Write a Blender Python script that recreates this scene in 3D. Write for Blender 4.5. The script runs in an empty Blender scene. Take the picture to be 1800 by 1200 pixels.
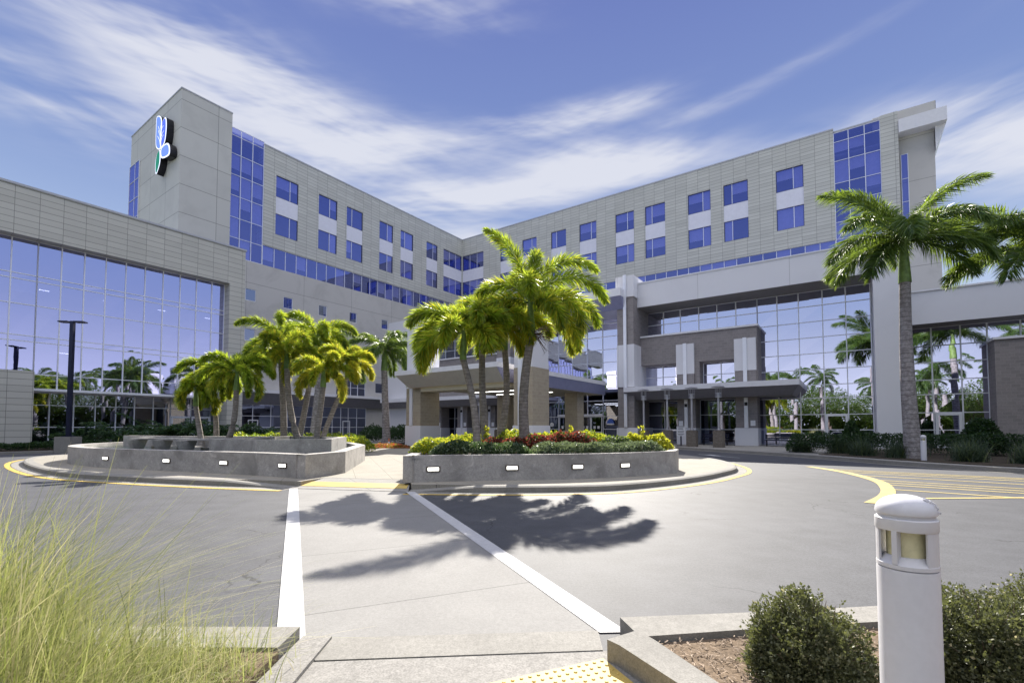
import bpy, math, random
import numpy as np
from mathutils import Vector
R = math.radians
SC = bpy.context.scene
COL = SC.collection
rng = np.random.default_rng(7)
random.seed(7)

# ------------------------------------------------------------------ camera
cam_d = bpy.data.cameras.new("camera"); cam = bpy.data.objects.new("camera", cam_d); COL.objects.link(cam)
cam.location = (0, 0, 1.5); cam.rotation_euler = (R(92.36), 0, 0)
cam_d.sensor_width = 36; cam_d.lens = 36 * 837 / 1800; cam_d.shift_y = 116 / 1800
cam_d.clip_start = .05; cam_d.clip_end = 6000
SC.camera = cam

# ------------------------------------------------------------------ sun, sky, exposure
SUN_EL, SUN_AZ = R(36.8), R(6)          # azimuth clockwise from +Y
sd = bpy.data.lights.new("sun", 'SUN'); sun = bpy.data.objects.new("sun", sd); COL.objects.link(sun)
sd.energy = 5.0; sd.angle = R(.53); sd.color = (1, .94, .84)
dv = Vector((math.sin(SUN_AZ)*math.cos(SUN_EL), math.cos(SUN_AZ)*math.cos(SUN_EL), math.sin(SUN_EL)))
sun.rotation_euler = dv.to_track_quat('Z', 'Y').to_euler(); sun.location = (0, 0, 80)
SC.view_settings.view_transform = 'Standard'; SC.view_settings.look = 'None'
SC.view_settings.exposure = 1.2; SC.view_settings.gamma = 1
SC.view_settings.use_curve_mapping = False
SKY_STRENGTH = .12

class NT:
    """tiny node helper"""
    def __init__(s, tree): s.t = tree; s.n = tree.nodes; s.l = tree.links
    def new(s, typ, **kw):
        n = s.n.new(typ)
        for k, v in kw.items(): setattr(n, k, v)
        return n
    def put(s, sock, v):
        if isinstance(v, bpy.types.NodeSocket): s.l.new(v, sock)
        elif v is not None: sock.default_value = v
    def math(s, op, a, b=None, c=None):
        n = s.new('ShaderNodeMath', operation=op)
        for i, v in enumerate((a, b, c)): s.put(n.inputs[i], v) if v is not None else None
        return n.outputs[0]
    def mix(s, f, a, b, bt='MIX'):
        n = s.new('ShaderNodeMix', data_type='RGBA', blend_type=bt)
        s.put(n.inputs['Factor'], f); s.put(n.inputs['A'], a); s.put(n.inputs['B'], b)
        return n.outputs['Result']
    def noise(s, vec, scale, detail=4, rough=.55, dist=0):
        n = s.new('ShaderNodeTexNoise'); s.put(n.inputs['Vector'], vec)
        n.inputs['Scale'].default_value = scale; n.inputs['Detail'].default_value = detail
        n.inputs['Roughness'].default_value = rough; n.inputs['Distortion'].default_value = dist
        return n.outputs['Fac']
    def ramp(s, f, stops):
        n = s.new('ShaderNodeValToRGB'); s.put(n.inputs[0], f)
        e = n.color_ramp.elements
        while len(e) < len(stops): e.new(.5)
        for i, (p, c) in enumerate(stops):
            e[i].position = p; e[i].color = (c[0], c[1], c[2], 1) if hasattr(c, '__len__') else (c, c, c, 1)
        return n.outputs[0]
    def maprange(s, v, a, b, c=0, d=1, smooth=True):
        n = s.new('ShaderNodeMapRange', interpolation_type='SMOOTHSTEP' if smooth else 'LINEAR')
        s.put(n.inputs['Value'], v)
        for k, x in zip(('From Min', 'From Max', 'To Min', 'To Max'), (a, b, c, d)): n.inputs[k].default_value = x
        return n.outputs[0]

def make_world():
    w = bpy.data.worlds.new("World"); SC.world = w; w.use_nodes = True
    t = NT(w.node_tree); t.n.clear()
    out = t.new('ShaderNodeOutputWorld'); bg = t.new('ShaderNodeBackground')
    sky = t.new('ShaderNodeTexSky', sky_type='NISHITA'); sky.sun_disc = False
    sky.sun_elevation = SUN_EL; sky.sun_rotation = SUN_AZ
    sky.air_density = 1.0; sky.dust_density = .3; sky.ozone_density = 2.2
    tc = t.new('ShaderNodeTexCoord'); sep = t.new('ShaderNodeSeparateXYZ'); t.l.new(tc.outputs['Generated'], sep.inputs[0])
    az = t.math('ARCTAN2', sep.outputs[0], sep.outputs[1]); el = t.math('ARCSINE', sep.outputs[2])
    col = t.mix(1.0, sky.outputs[0], (.96, .90, 1.12, 1), 'MULTIPLY')
    # soft shoulder: the bright patch round the hidden sun is held back to the colour of clear sky
    hz = t.maprange(el, -.02, .75, 0, 1, False)
    cap = t.ramp(hz, [(0, (2.5, 2.7, 3.2)), (.35, (1.55, 2.0, 2.9)), (.62, (.84, 1.2, 2.3)), (1, (.60, .82, 1.95))])
    vm = t.new('ShaderNodeVectorMath', operation='MINIMUM'); t.l.new(col, vm.inputs[0]); t.l.new(cap, vm.inputs[1]); col = vm.outputs[0]
    # wind-drawn cirrus: soft streak patches by sky direction, broken up by stretched noise
    def stretched(ang, su, sv, scale, detail, off, rough=.6, dist=.3):
        c, s_ = math.cos(ang), math.sin(ang)
        u = t.math('ADD', t.math('MULTIPLY', az, c), t.math('MULTIPLY', el, s_))
        v = t.math('SUBTRACT', t.math('MULTIPLY', el, c), t.math('MULTIPLY', az, s_))
        cmb = t.new('ShaderNodeCombineXYZ')
        t.put(cmb.inputs[0], t.math('MULTIPLY', u, su)); t.put(cmb.inputs[1], t.math('MULTIPLY', v, sv)); cmb.inputs[2].default_value = off
        return t.noise(cmb.outputs[0], scale, detail, rough, dist)
    n1 = stretched(R(3), 1.6, 9, 1.0, 5, 1.7)
    n2 = stretched(R(-9), 1.5, 7, 1.5, 4, 4.3)
    n3 = stretched(R(10), 5, 34, 1.0, 3, 9.1)
    # (az deg, el deg, half-length, half-height, tilt deg, strength)
    blobs = [(-45, 40, 17, 7, -18, 1.05), (-30, 32, 15, 4.5, -4, 1.1), (-43, 26, 13, 3.0, -4, 1.05), (-16, 30, 13, 2.6, 8, .8),
             (-12, 25.5, 17, 2.8, 0, .85), (4, 27, 16, 2.0, 8, .9), (8, 33.5, 13, 1.7, 5, 1.0), (12, 29, 15, 2.2, -4, .95), (-4, 21.5, 20, 1.7, 0, .7),
             (27, 33, 16, .9, 8, .55), (-5, 14.5, 5, 3.6, 20, .8), (-22, 42, 24, 2.0, -3, .8), (8, 45, 24, 2.2, 3, .65),
             (36, 25.5, 9, 3.4, 4, 1.0), (47, 23, 9, 4.0, -6, 1.1), (48, 14, 16, 5, 0, .8), (-34, 12, 30, 3, 0, .35), (1, 18, 3, 2, 35, .5), (52, 34, 8, 1.2, 14, .3)]
    tot = None
    for a_, e_, la, lh, tl, st in blobs:
        c, s_ = math.cos(R(tl)), math.sin(R(tl))
        da = t.math('SUBTRACT', az, R(a_)); de = t.math('SUBTRACT', el, R(e_))
        u = t.math('DIVIDE', t.math('ADD', t.math('MULTIPLY', da, c), t.math('MULTIPLY', de, s_)), R(la))
        v = t.math('DIVIDE', t.math('SUBTRACT', t.math('MULTIPLY', de, c), t.math('MULTIPLY', da, s_)), R(lh))
        r2 = t.math('ADD', t.math('MULTIPLY', u, u), t.math('MULTIPLY', v, v))
        g = t.math('MULTIPLY', t.math('EXPONENT', t.math('MULTIPLY', r2, -1.1)), st)
        tot = g if tot is None else t.math('ADD', tot, g)
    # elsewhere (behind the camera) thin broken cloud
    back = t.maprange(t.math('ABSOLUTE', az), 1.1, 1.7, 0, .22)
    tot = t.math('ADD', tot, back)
    over = t.math('MULTIPLY', t.maprange(t.math('ABSOLUTE', az), 1.0, 1.5, 0, .9), t.math('MAXIMUM', t.math('MULTIPLY', t.maprange(el, .02, .26, 1, 0), .55), t.maprange(el, .60, .85, 0, 1)))  # bright low haze and high cloud added out of view to light the facades
    nn = t.math('ADD', t.math('ADD', t.math('MULTIPLY', n1, .5), t.math('MULTIPLY', n2, .35)), t.math('MULTIPLY', n3, .15))
    m = t.math('MULTIPLY', tot, t.math('MULTIPLY', t.maprange(nn, .30, .68), 1.35))
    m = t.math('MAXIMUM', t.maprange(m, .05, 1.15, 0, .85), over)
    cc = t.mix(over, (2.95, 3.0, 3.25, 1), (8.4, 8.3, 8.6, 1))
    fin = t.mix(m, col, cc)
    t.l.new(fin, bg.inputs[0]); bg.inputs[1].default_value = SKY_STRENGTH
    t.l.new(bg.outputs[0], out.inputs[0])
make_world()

# ------------------------------------------------------------------ materials
MATS = {}
def mat_base(name):
    m = bpy.data.materials.new(name); m.use_nodes = True
    t = NT(m.node_tree); t.n.clear()
    out = t.new('ShaderNodeOutputMaterial')
    MATS[name] = m
    return m, t, out
def principled(t, out, color, rough=.6, metal=0, spec=.4, normal=None):
    p = t.new('ShaderNodeBsdfPrincipled')
    t.put(p.inputs['Base Color'], color); t.put(p.inputs['Roughness'], rough)
    p.inputs['Metallic'].default_value = metal; p.inputs['Specular IOR Level'].default_value = spec
    if normal is not None: t.l.new(normal, p.inputs['Normal'])
    t.l.new(p.outputs[0], out.inputs[0]); return p
def bump(t, h, strength=.3, dist=.01):
    b = t.new('ShaderNodeBump'); b.inputs['Strength'].default_value = strength; b.inputs['Distance'].default_value = dist
    t.l.new(h, b.inputs['Height']); return b.outputs[0]
def c4(c): return (c[0], c[1], c[2], 1)
def plain(name, c, rough=.5, metal=0, spec=.4, var=.08, scale=3, bs=0.0):
    m, t, out = mat_base(name); tc = t.new('ShaderNodeTexCoord')
    n = t.noise(tc.outputs['Object'], scale, 5)
    col = t.mix(t.maprange(n, .3, .7), c4([x*(1-var) for x in c]), c4([min(1, x*(1+var)) for x in c]))
    nm = bump(t, t.noise(tc.outputs['Object'], 60, 3), bs, .004) if bs else None
    principled(t, out, col, rough, metal, spec, nm); return m
def speckle(name, base, lo, hi, fine=140, rough=.9, stain=.25, big=.35, bs=.5, joints=None, crack=False):
    """asphalt / concrete: fine aggregate, broad wear, stains"""
    m, t, out = mat_base(name); tc = t.new('ShaderNodeTexCoord'); P = tc.outputs['Object']
    f = t.math('ADD', t.math('MULTIPLY', t.noise(P, fine, 2, .7), .55), t.math('MULTIPLY', t.noise(P, fine*.3, 3, .8), .45)); b = t.noise(P, big, 5, .6, .6); md = t.noise(P, 1.7, 6, .7)
    v = t.math('ADD', t.math('MULTIPLY', t.maprange(f, .34, .66), .72), t.math('MULTIPLY', t.maprange(md, .3, .7), .28))
    col = t.mix(v, c4([x*lo for x in base]), c4([x*hi for x in base]))
    col = t.mix(t.math('MULTIPLY', t.maprange(b, .42, .72), stain), col, c4([x*.55 for x in base]))
    col = t.mix(t.math('MULTIPLY', t.maprange(t.noise(P, big*3.1, 6, .7, 1.2), .56, .75), stain*.8), col, c4([min(1, x*1.5) for x in base]))
    if crack:
        vo = t.new('ShaderNodeTexVoronoi', feature='DISTANCE_TO_EDGE'); vo.inputs['Scale'].default_value = .33
        wv = t.new('ShaderNodeVectorMath', operation='ADD'); t.l.new(P, wv.inputs[0])
        nz = t.new('ShaderNodeTexNoise'); nz.inputs['Scale'].default_value = 1.6; nz.inputs['Detail'].default_value = 6
        sc = t.new('ShaderNodeVectorMath', operation='SCALE'); t.l.new(nz.outputs['Color'], sc.inputs[0]); sc.inputs['Scale'].default_value = .9
        t.l.new(P, nz.inputs['Vector']); t.l.new(sc.outputs[0], wv.inputs[1]); t.l.new(wv.outputs[0], vo.inputs['Vector'])
        line = t.math('LESS_THAN', vo.outputs['Distance'], .0035)
        line = t.math('MULTIPLY', line, t.maprange(t.noise(P, .5, 2), .52, .6))
        col = t.mix(t.math('MULTIPLY', line, .8), col, c4([x*.3 for x in base]))
    if joints:
        dx, dy, ang, ox, oy = joints
        mp = t.new('ShaderNodeMapping'); mp.inputs['Rotation'].default_value = (0, 0, ang); mp.inputs['Location'].default_value = (ox, oy, 0)
        t.l.new(P, mp.inputs[0]); sp = t.new('ShaderNodeSeparateXYZ'); t.l.new(mp.outputs[0], sp.inputs[0])
        ln = None
        for k, dd in ((0, dx), (1, dy)):
            if not dd: continue
            fr = t.math('ABSOLUTE', t.math('SUBTRACT', t.math('FRACT', t.math('DIVIDE', sp.outputs[k], dd)), .5))
            q = t.math('LESS_THAN', fr, .006/dd)
            ln = q if ln is None else t.math('MAXIMUM', ln, q)
        col = t.mix(t.math('MULTIPLY', ln, .75), col, c4([x*.3 for x in base]))
    principled(t, out, col, rough, 0, .3, bump(t, f, bs, .004)); return m

def facade_coord(t, shift=(0, 0)):
    """u,z on a facade of the building frame: u runs along the wall"""
    tc = t.new('ShaderNodeTexCoord'); s = t.new('ShaderNodeSeparateXYZ'); t.l.new(tc.outputs['Object'], s.inputs[0])
    n = t.new('ShaderNodeSeparateXYZ'); t.l.new(tc.outputs['Normal'], n.inputs[0])
    onx = t.math('GREATER_THAN', t.math('ABSOLUTE', n.outputs[0]), .5)
    u = t.math('ADD', t.math('MULTIPLY', onx, s.outputs[1]), t.math('MULTIPLY', t.math('SUBTRACT', 1, onx), s.outputs[0]))
    return tc, t.math('ADD', u, shift[0]), t.math('ADD', s.outputs[2], shift[1])
def cladding(name, base, w, h, lw=.022, var=.05, rough=.5, shift=(0, 0), dark=.35, stain=.12):
    m, t, out = mat_base(name); tc, u, z = facade_coord(t, shift)
    U = t.math('DIVIDE', u, w); Z = t.math('DIVIDE', z, h)
    fu = t.math('FRACT', U); fz = t.math('FRACT', Z)
    lu = t.math('LESS_THAN', fu, lw/w); lz = t.math('LESS_THAN', fz, lw*1.2/h)
    cell = t.new('ShaderNodeCombineXYZ'); t.put(cell.inputs[0], t.math('FLOOR', U)); t.put(cell.inputs[1], t.math('FLOOR', Z))
    wn = t.new('ShaderNodeTexWhiteNoise', noise_dimensions='2D'); t.l.new(cell.outputs[0], wn.inputs[0])
    col = t.mix(wn.outputs[0], c4([x*(1-var) for x in base]), c4([x*(1+var) for x in base]))
    st = t.noise(tc.outputs['Object'], .35, 6, .65, .5)
    col = t.mix(t.math('MULTIPLY', t.maprange(st, .45, .7), stain), col, c4([x*.6 for x in base]))
    ln = t.math('MAXIMUM', lu, lz)
    col = t.mix(t.math('MULTIPLY', ln, .85), col, c4([x*dark for x in base]))
    hgt = t.math('SUBTRACT', 1, ln)
    principled(t, out, col, rough, 0, .4, bump(t, hgt, .5, .02)); return m
def brickm(name, c1, c2, mortar, w=.4, h=.2):
    m, t, out = mat_base(name); tc, u, z = facade_coord(t)
    cb = t.new('ShaderNodeCombineXYZ'); t.put(cb.inputs[0], u); t.put(cb.inputs[1], z)
    b = t.new('ShaderNodeTexBrick'); t.l.new(cb.outputs[0], b.inputs[0]); b.inputs['Scale'].default_value = 1
    b.inputs['Brick Width'].default_value = w; b.inputs['Row Height'].default_value = h; b.inputs['Mortar Size'].default_value = .012
    b.inputs['Color1'].default_value = c4(c1); b.inputs['Color2'].default_value = c4(c2); b.inputs['Mortar'].default_value = c4(mortar)
    n = t.noise(tc.outputs['Object'], 12, 4)
    col = t.mix(t.math('MULTIPLY', t.maprange(n, .3, .7), .3), b.outputs[0], c4([x*.6 for x in c1]))
    principled(t, out, col, .85, 0, .3, bump(t, b.outputs['Fac'], -.4, .01)); return m
def glassm(name, refl, trans, fac, wav=.015, scale=.6, rough=.0):
    m, t, out = mat_base(name); tc = t.new('ShaderNodeTexCoord')
    nz = t.noise(tc.outputs['Object'], scale, 2, .5, .3)
    nm = bump(t, nz, wav*10, .02)
    g = t.new('ShaderNodeBsdfGlossy'); g.inputs['Color'].default_value = c4(refl); g.inputs['Roughness'].default_value = rough
    t.l.new(nm, g.inputs['Normal'])
    tr = t.new('ShaderNodeBsdfTransparent'); tr.inputs[0].default_value = c4(trans)
    lw = t.new('ShaderNodeLayerWeight'); lw.inputs[0].default_value = .35
    f = t.maprange(lw.outputs['Facing'], 0, 1, fac, min(1, fac+.3), False)
    mx = t.new('ShaderNodeMixShader'); t.l.new(f, mx.inputs[0]); t.l.new(tr.outputs[0], mx.inputs[1]); t.l.new(g.outputs[0], mx.inputs[2])
    t.l.new(mx.outputs[0], out.inputs[0]); return m
def leafm(name, c1, c2, trans=(.3, .42, .03), tf=.42, rough=.42, scale=3.0, tlo=.7):
    m, t, out = mat_base(name); tc = t.new('ShaderNodeTexCoord'); oi = t.new('ShaderNodeObjectInfo'); ge = t.new('ShaderNodeNewGeometry')
    v = t.math('ADD', t.math('MULTIPLY', t.maprange(t.noise(tc.outputs['Object'], scale, 3), .3, .7), .6), t.math('MULTIPLY', ge.outputs['Random Per Island'], .4))
    col = t.mix(v, c4(c1), c4(c2))
    p = t.new('ShaderNodeBsdfPrincipled'); t.l.new(col, p.inputs['Base Color']); p.inputs['Roughness'].default_value = rough; p.inputs['Specular IOR Level'].default_value = .5
    tl = t.new('ShaderNodeBsdfTranslucent'); t.l.new(t.mix(v, c4([x*tlo for x in trans]), c4(trans)), tl.inputs[0])
    mx = t.new('ShaderNodeMixShader'); mx.inputs[0].default_value = tf
    t.l.new(p.outputs[0], mx.inputs[1]); t.l.new(tl.outputs[0], mx.inputs[2]); t.l.new(mx.outputs[0], out.inputs[0]); return m
def emis(name, c, s):
    m, t, out = mat_base(name); e = t.new('ShaderNodeEmission'); e.inputs[0].default_value = c4(c); e.inputs[1].default_value = s
    t.l.new(e.outputs[0], out.inputs[0]); return m
def trunkm(name, c1, c2, ring=9):
    m, t, out = mat_base(name); tc = t.new('ShaderNodeTexCoord'); s = t.new('ShaderNodeSeparateXYZ'); t.l.new(tc.outputs['Object'], s.inputs[0])
    w = t.math('ADD', t.math('MULTIPLY', s.outputs[2], ring), t.math('MULTIPLY', t.noise(tc.outputs['Object'], 3, 3), 1.2))
    rg = t.math('LESS_THAN', t.math('FRACT', w), .16)
    n = t.noise(tc.outputs['Object'], 7, 6, .65)
    col = t.mix(t.maprange(n, .35, .68), c4(c1), c4(c2)); col = t.mix(t.math('MULTIPLY', rg, .55), col, c4([x*.45 for x in c1]))
    principled(t, out, col, .85, 0, .2, bump(t, t.math('ADD', n, t.math('MULTIPLY', rg, -.4)), .5, .03)); return m

M = {}
M['asphalt'] = speckle('asphalt', (.070, .072, .080), .55, 1.6, 120, .70, .36, .22, .6, crack=True)
M['ground'] = speckle('far_ground', (.09, .11, .06), .7, 1.3, 3, .95, .4, .05, .2)
M['cross'] = speckle('crosswalk_concrete', (.245, .24, .232), .80, 1.14, 110, .88, .16, .6, .35, joints=(0, 1.9, R(-24), 0, .55))
M['concrete'] = speckle('kerb_concrete', (.27, .26, .24), .66, 1.15, 90, .88, .28, 1.1, .5)
M['walk'] = speckle('sidewalk_concrete', (.30, .29, .27), .75, 1.12, 90, .88, .3, .5, .4, joints=(1.5, 1.5, R(-35), 0, 0))
M['ramp'] = speckle('ramp_concrete', (.26, .25, .235), .6, 1.3, 70, .85, .25, 1.4, .6)
M['paver'] = speckle('island_concrete', (.30, .28, .24), .75, 1.15, 60, .9, .25, .6, .4, joints=(.9, .9, R(-20), 0, 0))
M['wallcon'] = speckle('planter_concrete', (.44, .42, .40), .66, 1.15, 40, .8, .95, 1.1, .3)
M['dirt'] = speckle('mulch_soil', (.15, .11, .075), .5, 1.5, 60, 1, .4, 2, 1.0)
M['soil'] = plain('planting_soil', (.05, .038, .025), 1, var=.4, scale=12, bs=.6)
M['white_line'] = speckle('white_road_paint', (.50, .50, .51), .80, 1.08, 90, .7, .14, 2.5, .3)
M['yellow_line'] = speckle('yellow_road_paint', (.52, .37, .09), .8, 1.1, 90, .75, .2, 2, .3)
M['pale_yellow'] = speckle('faded_yellow_paint', (.50, .40, .16), .75, 1.15, 70, .8, .3, 2, .3)
M['tactile'] = speckle('yellow_tactile', (.56, .41, .12), .85, 1.1, 60, .6, .2, 3, .2)
M['clad'] = cladding('grey_cladding', (.54, .54, .50), 1.5, .43, .035, .07)
M['clad2'] = cladding('pavilion_cladding', (.53, .52, .465), 1.19, .42, .026, .055)
M['tower'] = cladding('tower_panel', (.54, .535, .50), 4.6, 3.1, .05, .04, shift=(.9, .3), stain=.2)
M['stucco'] = cladding('plain_stucco', (.53, .515, .49), 7.4, 4.9, .04, .03, shift=(0, .75), stain=.35, rough=.8)
M['white'] = cladding('white_stucco', (.70, .70, .73), 6.2, 60, .03, .01, rough=.7, shift=(.1, 0), dark=.6, stain=.1)
M['whitep'] = plain('white_panel', (.72, .72, .75), .6, var=.03)
M['span'] = plain('lavender_spandrel', (.74, .74, .82), .35, var=.03, spec=.6)
M['capm'] = plain('metal_coping', (.45, .45, .46), .4, .3, var=.04)
M['brick'] = brickm('grey_brown_block', (.29, .265, .26), (.235, .215, .215), (.31, .29, .28))
M['brick2'] = brickm('tan_block', (.42, .365, .275), (.36, .31, .24), (.43, .38, .30))
M['brickbase'] = plain('dark_stone', (.15, .13, .11), .8, var=.25, scale=10)
M['mull'] = plain('white_aluminium', (.80, .81, .86), .35, .2, var=.02)
M['frame_dk'] = plain('dark_aluminium', (.07, .07, .12), .4, .3, var=.05)
M['glass_up'] = glassm('upper_glass', (.36, .40, .86), (.58, .60, .85), .46, .008, .5)
M['glass_pav'] = glassm('pavilion_glass', (.62, .64, .98), (.42, .45, .7), .74, .016, .55)
M['glass_pod'] = glassm('lobby_glass', (.78, .80, 1.0), (.25, .28, .42), .80, .015, .5)
M['glass_dk'] = glassm('storefront_glass', (.55, .6, .8), (.3, .33, .42), .45, .006, .5)
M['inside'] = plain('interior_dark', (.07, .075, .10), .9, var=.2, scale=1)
M['inside2'] = plain('interior_floor', (.2, .2, .24), .9, var=.1, scale=1)
M['blind'] = plain('window_blind', (.85, .85, .88), .9, var=.04)
M['ceil_light'] = emis('ceiling_light', (1, .97, .9), 3.0)
M['navy'] = plain('navy_metal', (.022, .025, .055), .35, .4, var=.1)
M['soffit'] = plain('soffit_shade_grey', (.22, .21, .20), .8, var=.04)  # the grey holds the shade found under the white fascia
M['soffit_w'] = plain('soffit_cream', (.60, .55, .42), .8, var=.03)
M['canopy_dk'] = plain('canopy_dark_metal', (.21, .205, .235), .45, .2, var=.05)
M['canopy_lt'] = plain('canopy_grey_metal', (.48, .47, .44), .45, .2, var=.04)
M['canopy_bl'] = plain('canopy_blue_metal', (.20, .21, .33), .4, .25, var=.05)
M['lampmetal'] = plain('silver_post', (.5, .5, .56), .3, .6, var=.05)
M['black'] = plain('black_metal', (.015, .015, .02), .4, .3)
M['bollard'] = speckle('white_powder_coat', (.62, .62, .66), .97, 1.03, 30, .42, .12, 2.2, .04)
M['lens'] = plain('frosted_lens', (.62, .58, .36), .25, var=.15, scale=18, spec=.6)
M['fixture'] = plain('fixture_bronze', (.10, .08, .06), .5, .5)
M['lit'] = emis('lit_step_light', (1, .98, .93), 1.6)
M['water'] = None
M['logo_blue'] = emis('logo_blue', (.10, .16, .80), .62)
M['logo_blue2'] = emis('logo_blue_light', (.16, .27, .82), .62)
M['logo_green'] = emis('logo_green', (.03, .22, .16), .6)
M['logo_white'] = emis('logo_white', (.75, .80, 1), .75)
M['sign_white'] = plain('sign_white', (.8, .8, .82), .5, var=.02)
M['sign_blue'] = plain('sign_blue', (.08, .16, .55), .5, var=.02)
M['foxtail'] = leafm('foxtail_leaf', (.016, .065, .008), (.22, .34, .02), (.80, .98, .08), .50, tlo=.16)
M['foxtail_y'] = leafm('foxtail_leaf_yellow', (.24, .27, .015), (.46, .40, .03), (.92, .85, .08), .5)
M['royal'] = leafm('royal_leaf', (.022, .075, .020), (.11, .19, .045), (.42, .58, .07), .40, .42, tlo=.2)
M['shaft'] = plain('green_crownshaft', (.16, .25, .07), .45, var=.25, scale=6)
M['trunk'] = trunkm('ringed_trunk', (.21, .185, .165), (.33, .30, .28))
M['rtrunk'] = trunkm('royal_trunk', (.22, .20, .20), (.38, .36, .36), 5)
M['deadleaf'] = plain('dry_seed_stalk', (.16, .11, .09), .9, var=.2)
M['hedge_y'] = leafm('golden_hedge', (.19, .24, .012), (.48, .47, .03), (.75, .75, .06), .4)
M['hedge_g'] = leafm('green_hedge', (.05, .12, .015), (.18, .28, .03), (.35, .48, .04), .4)
M['hedge_s'] = leafm('silver_groundcover', (.05, .085, .05), (.19, .24, .15), (.25, .32, .14), .3)
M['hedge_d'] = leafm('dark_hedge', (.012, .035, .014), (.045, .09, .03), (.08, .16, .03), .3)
M['hedge_r'] = leafm('red_croton', (.07, .016, .016), (.24, .065, .05), (.42, .10, .06), .33)
M['flower'] = leafm('orange_flowers', (.30, .05, .02), (.55, .16, .06), (.7, .2, .08), .3)
M['bushleaf'] = leafm('small_bush_leaf', (.028, .040, .016), (.17, .175, .095), (.24, .27, .08), .25, .5, 14)
M['bigleaf'] = leafm('bed_leaf', (.012, .040, .016), (.05, .11, .035), (.12, .22, .04), .3, .3)
M['grass_y'] = leafm('pale_grass', (.24, .27, .10), (.55, .54, .27), (.52, .56, .18), .36)
M['straw'] = leafm('straw_grass', (.42, .36, .20), (.70, .64, .44), (.7, .65, .35), .35)
M['grass_g'] = leafm('green_grass', (.07, .10, .025), (.20, .25, .07), (.30, .36, .08), .35)
M['grass_d'] = leafm('blue_green_grass', (.03, .055, .035), (.08, .12, .07), (.12, .18, .08), .3)
M['treeleaf'] = leafm('tree_leaf', (.02, .05, .01), (.09, .15, .03), (.25, .35, .04), .4, scale=.6)
M['bark'] = plain('bark', (.12, .09, .07), .9, var=.3, scale=8)
M['twig'] = plain('mulch_chip', (.26, .20, .15), .95, var=.5, scale=40)
def waterm():
    m, t, out = mat_base('pool_water'); tc = t.new('ShaderNodeTexCoord')
    n = t.noise(tc.outputs['Object'], 5, 4, .6, .6)
    principled(t, out, (.03, .055, .05, 1), .06, 0, .8, bump(t, n, .35, .03)); return m
M['water'] = waterm()

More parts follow.
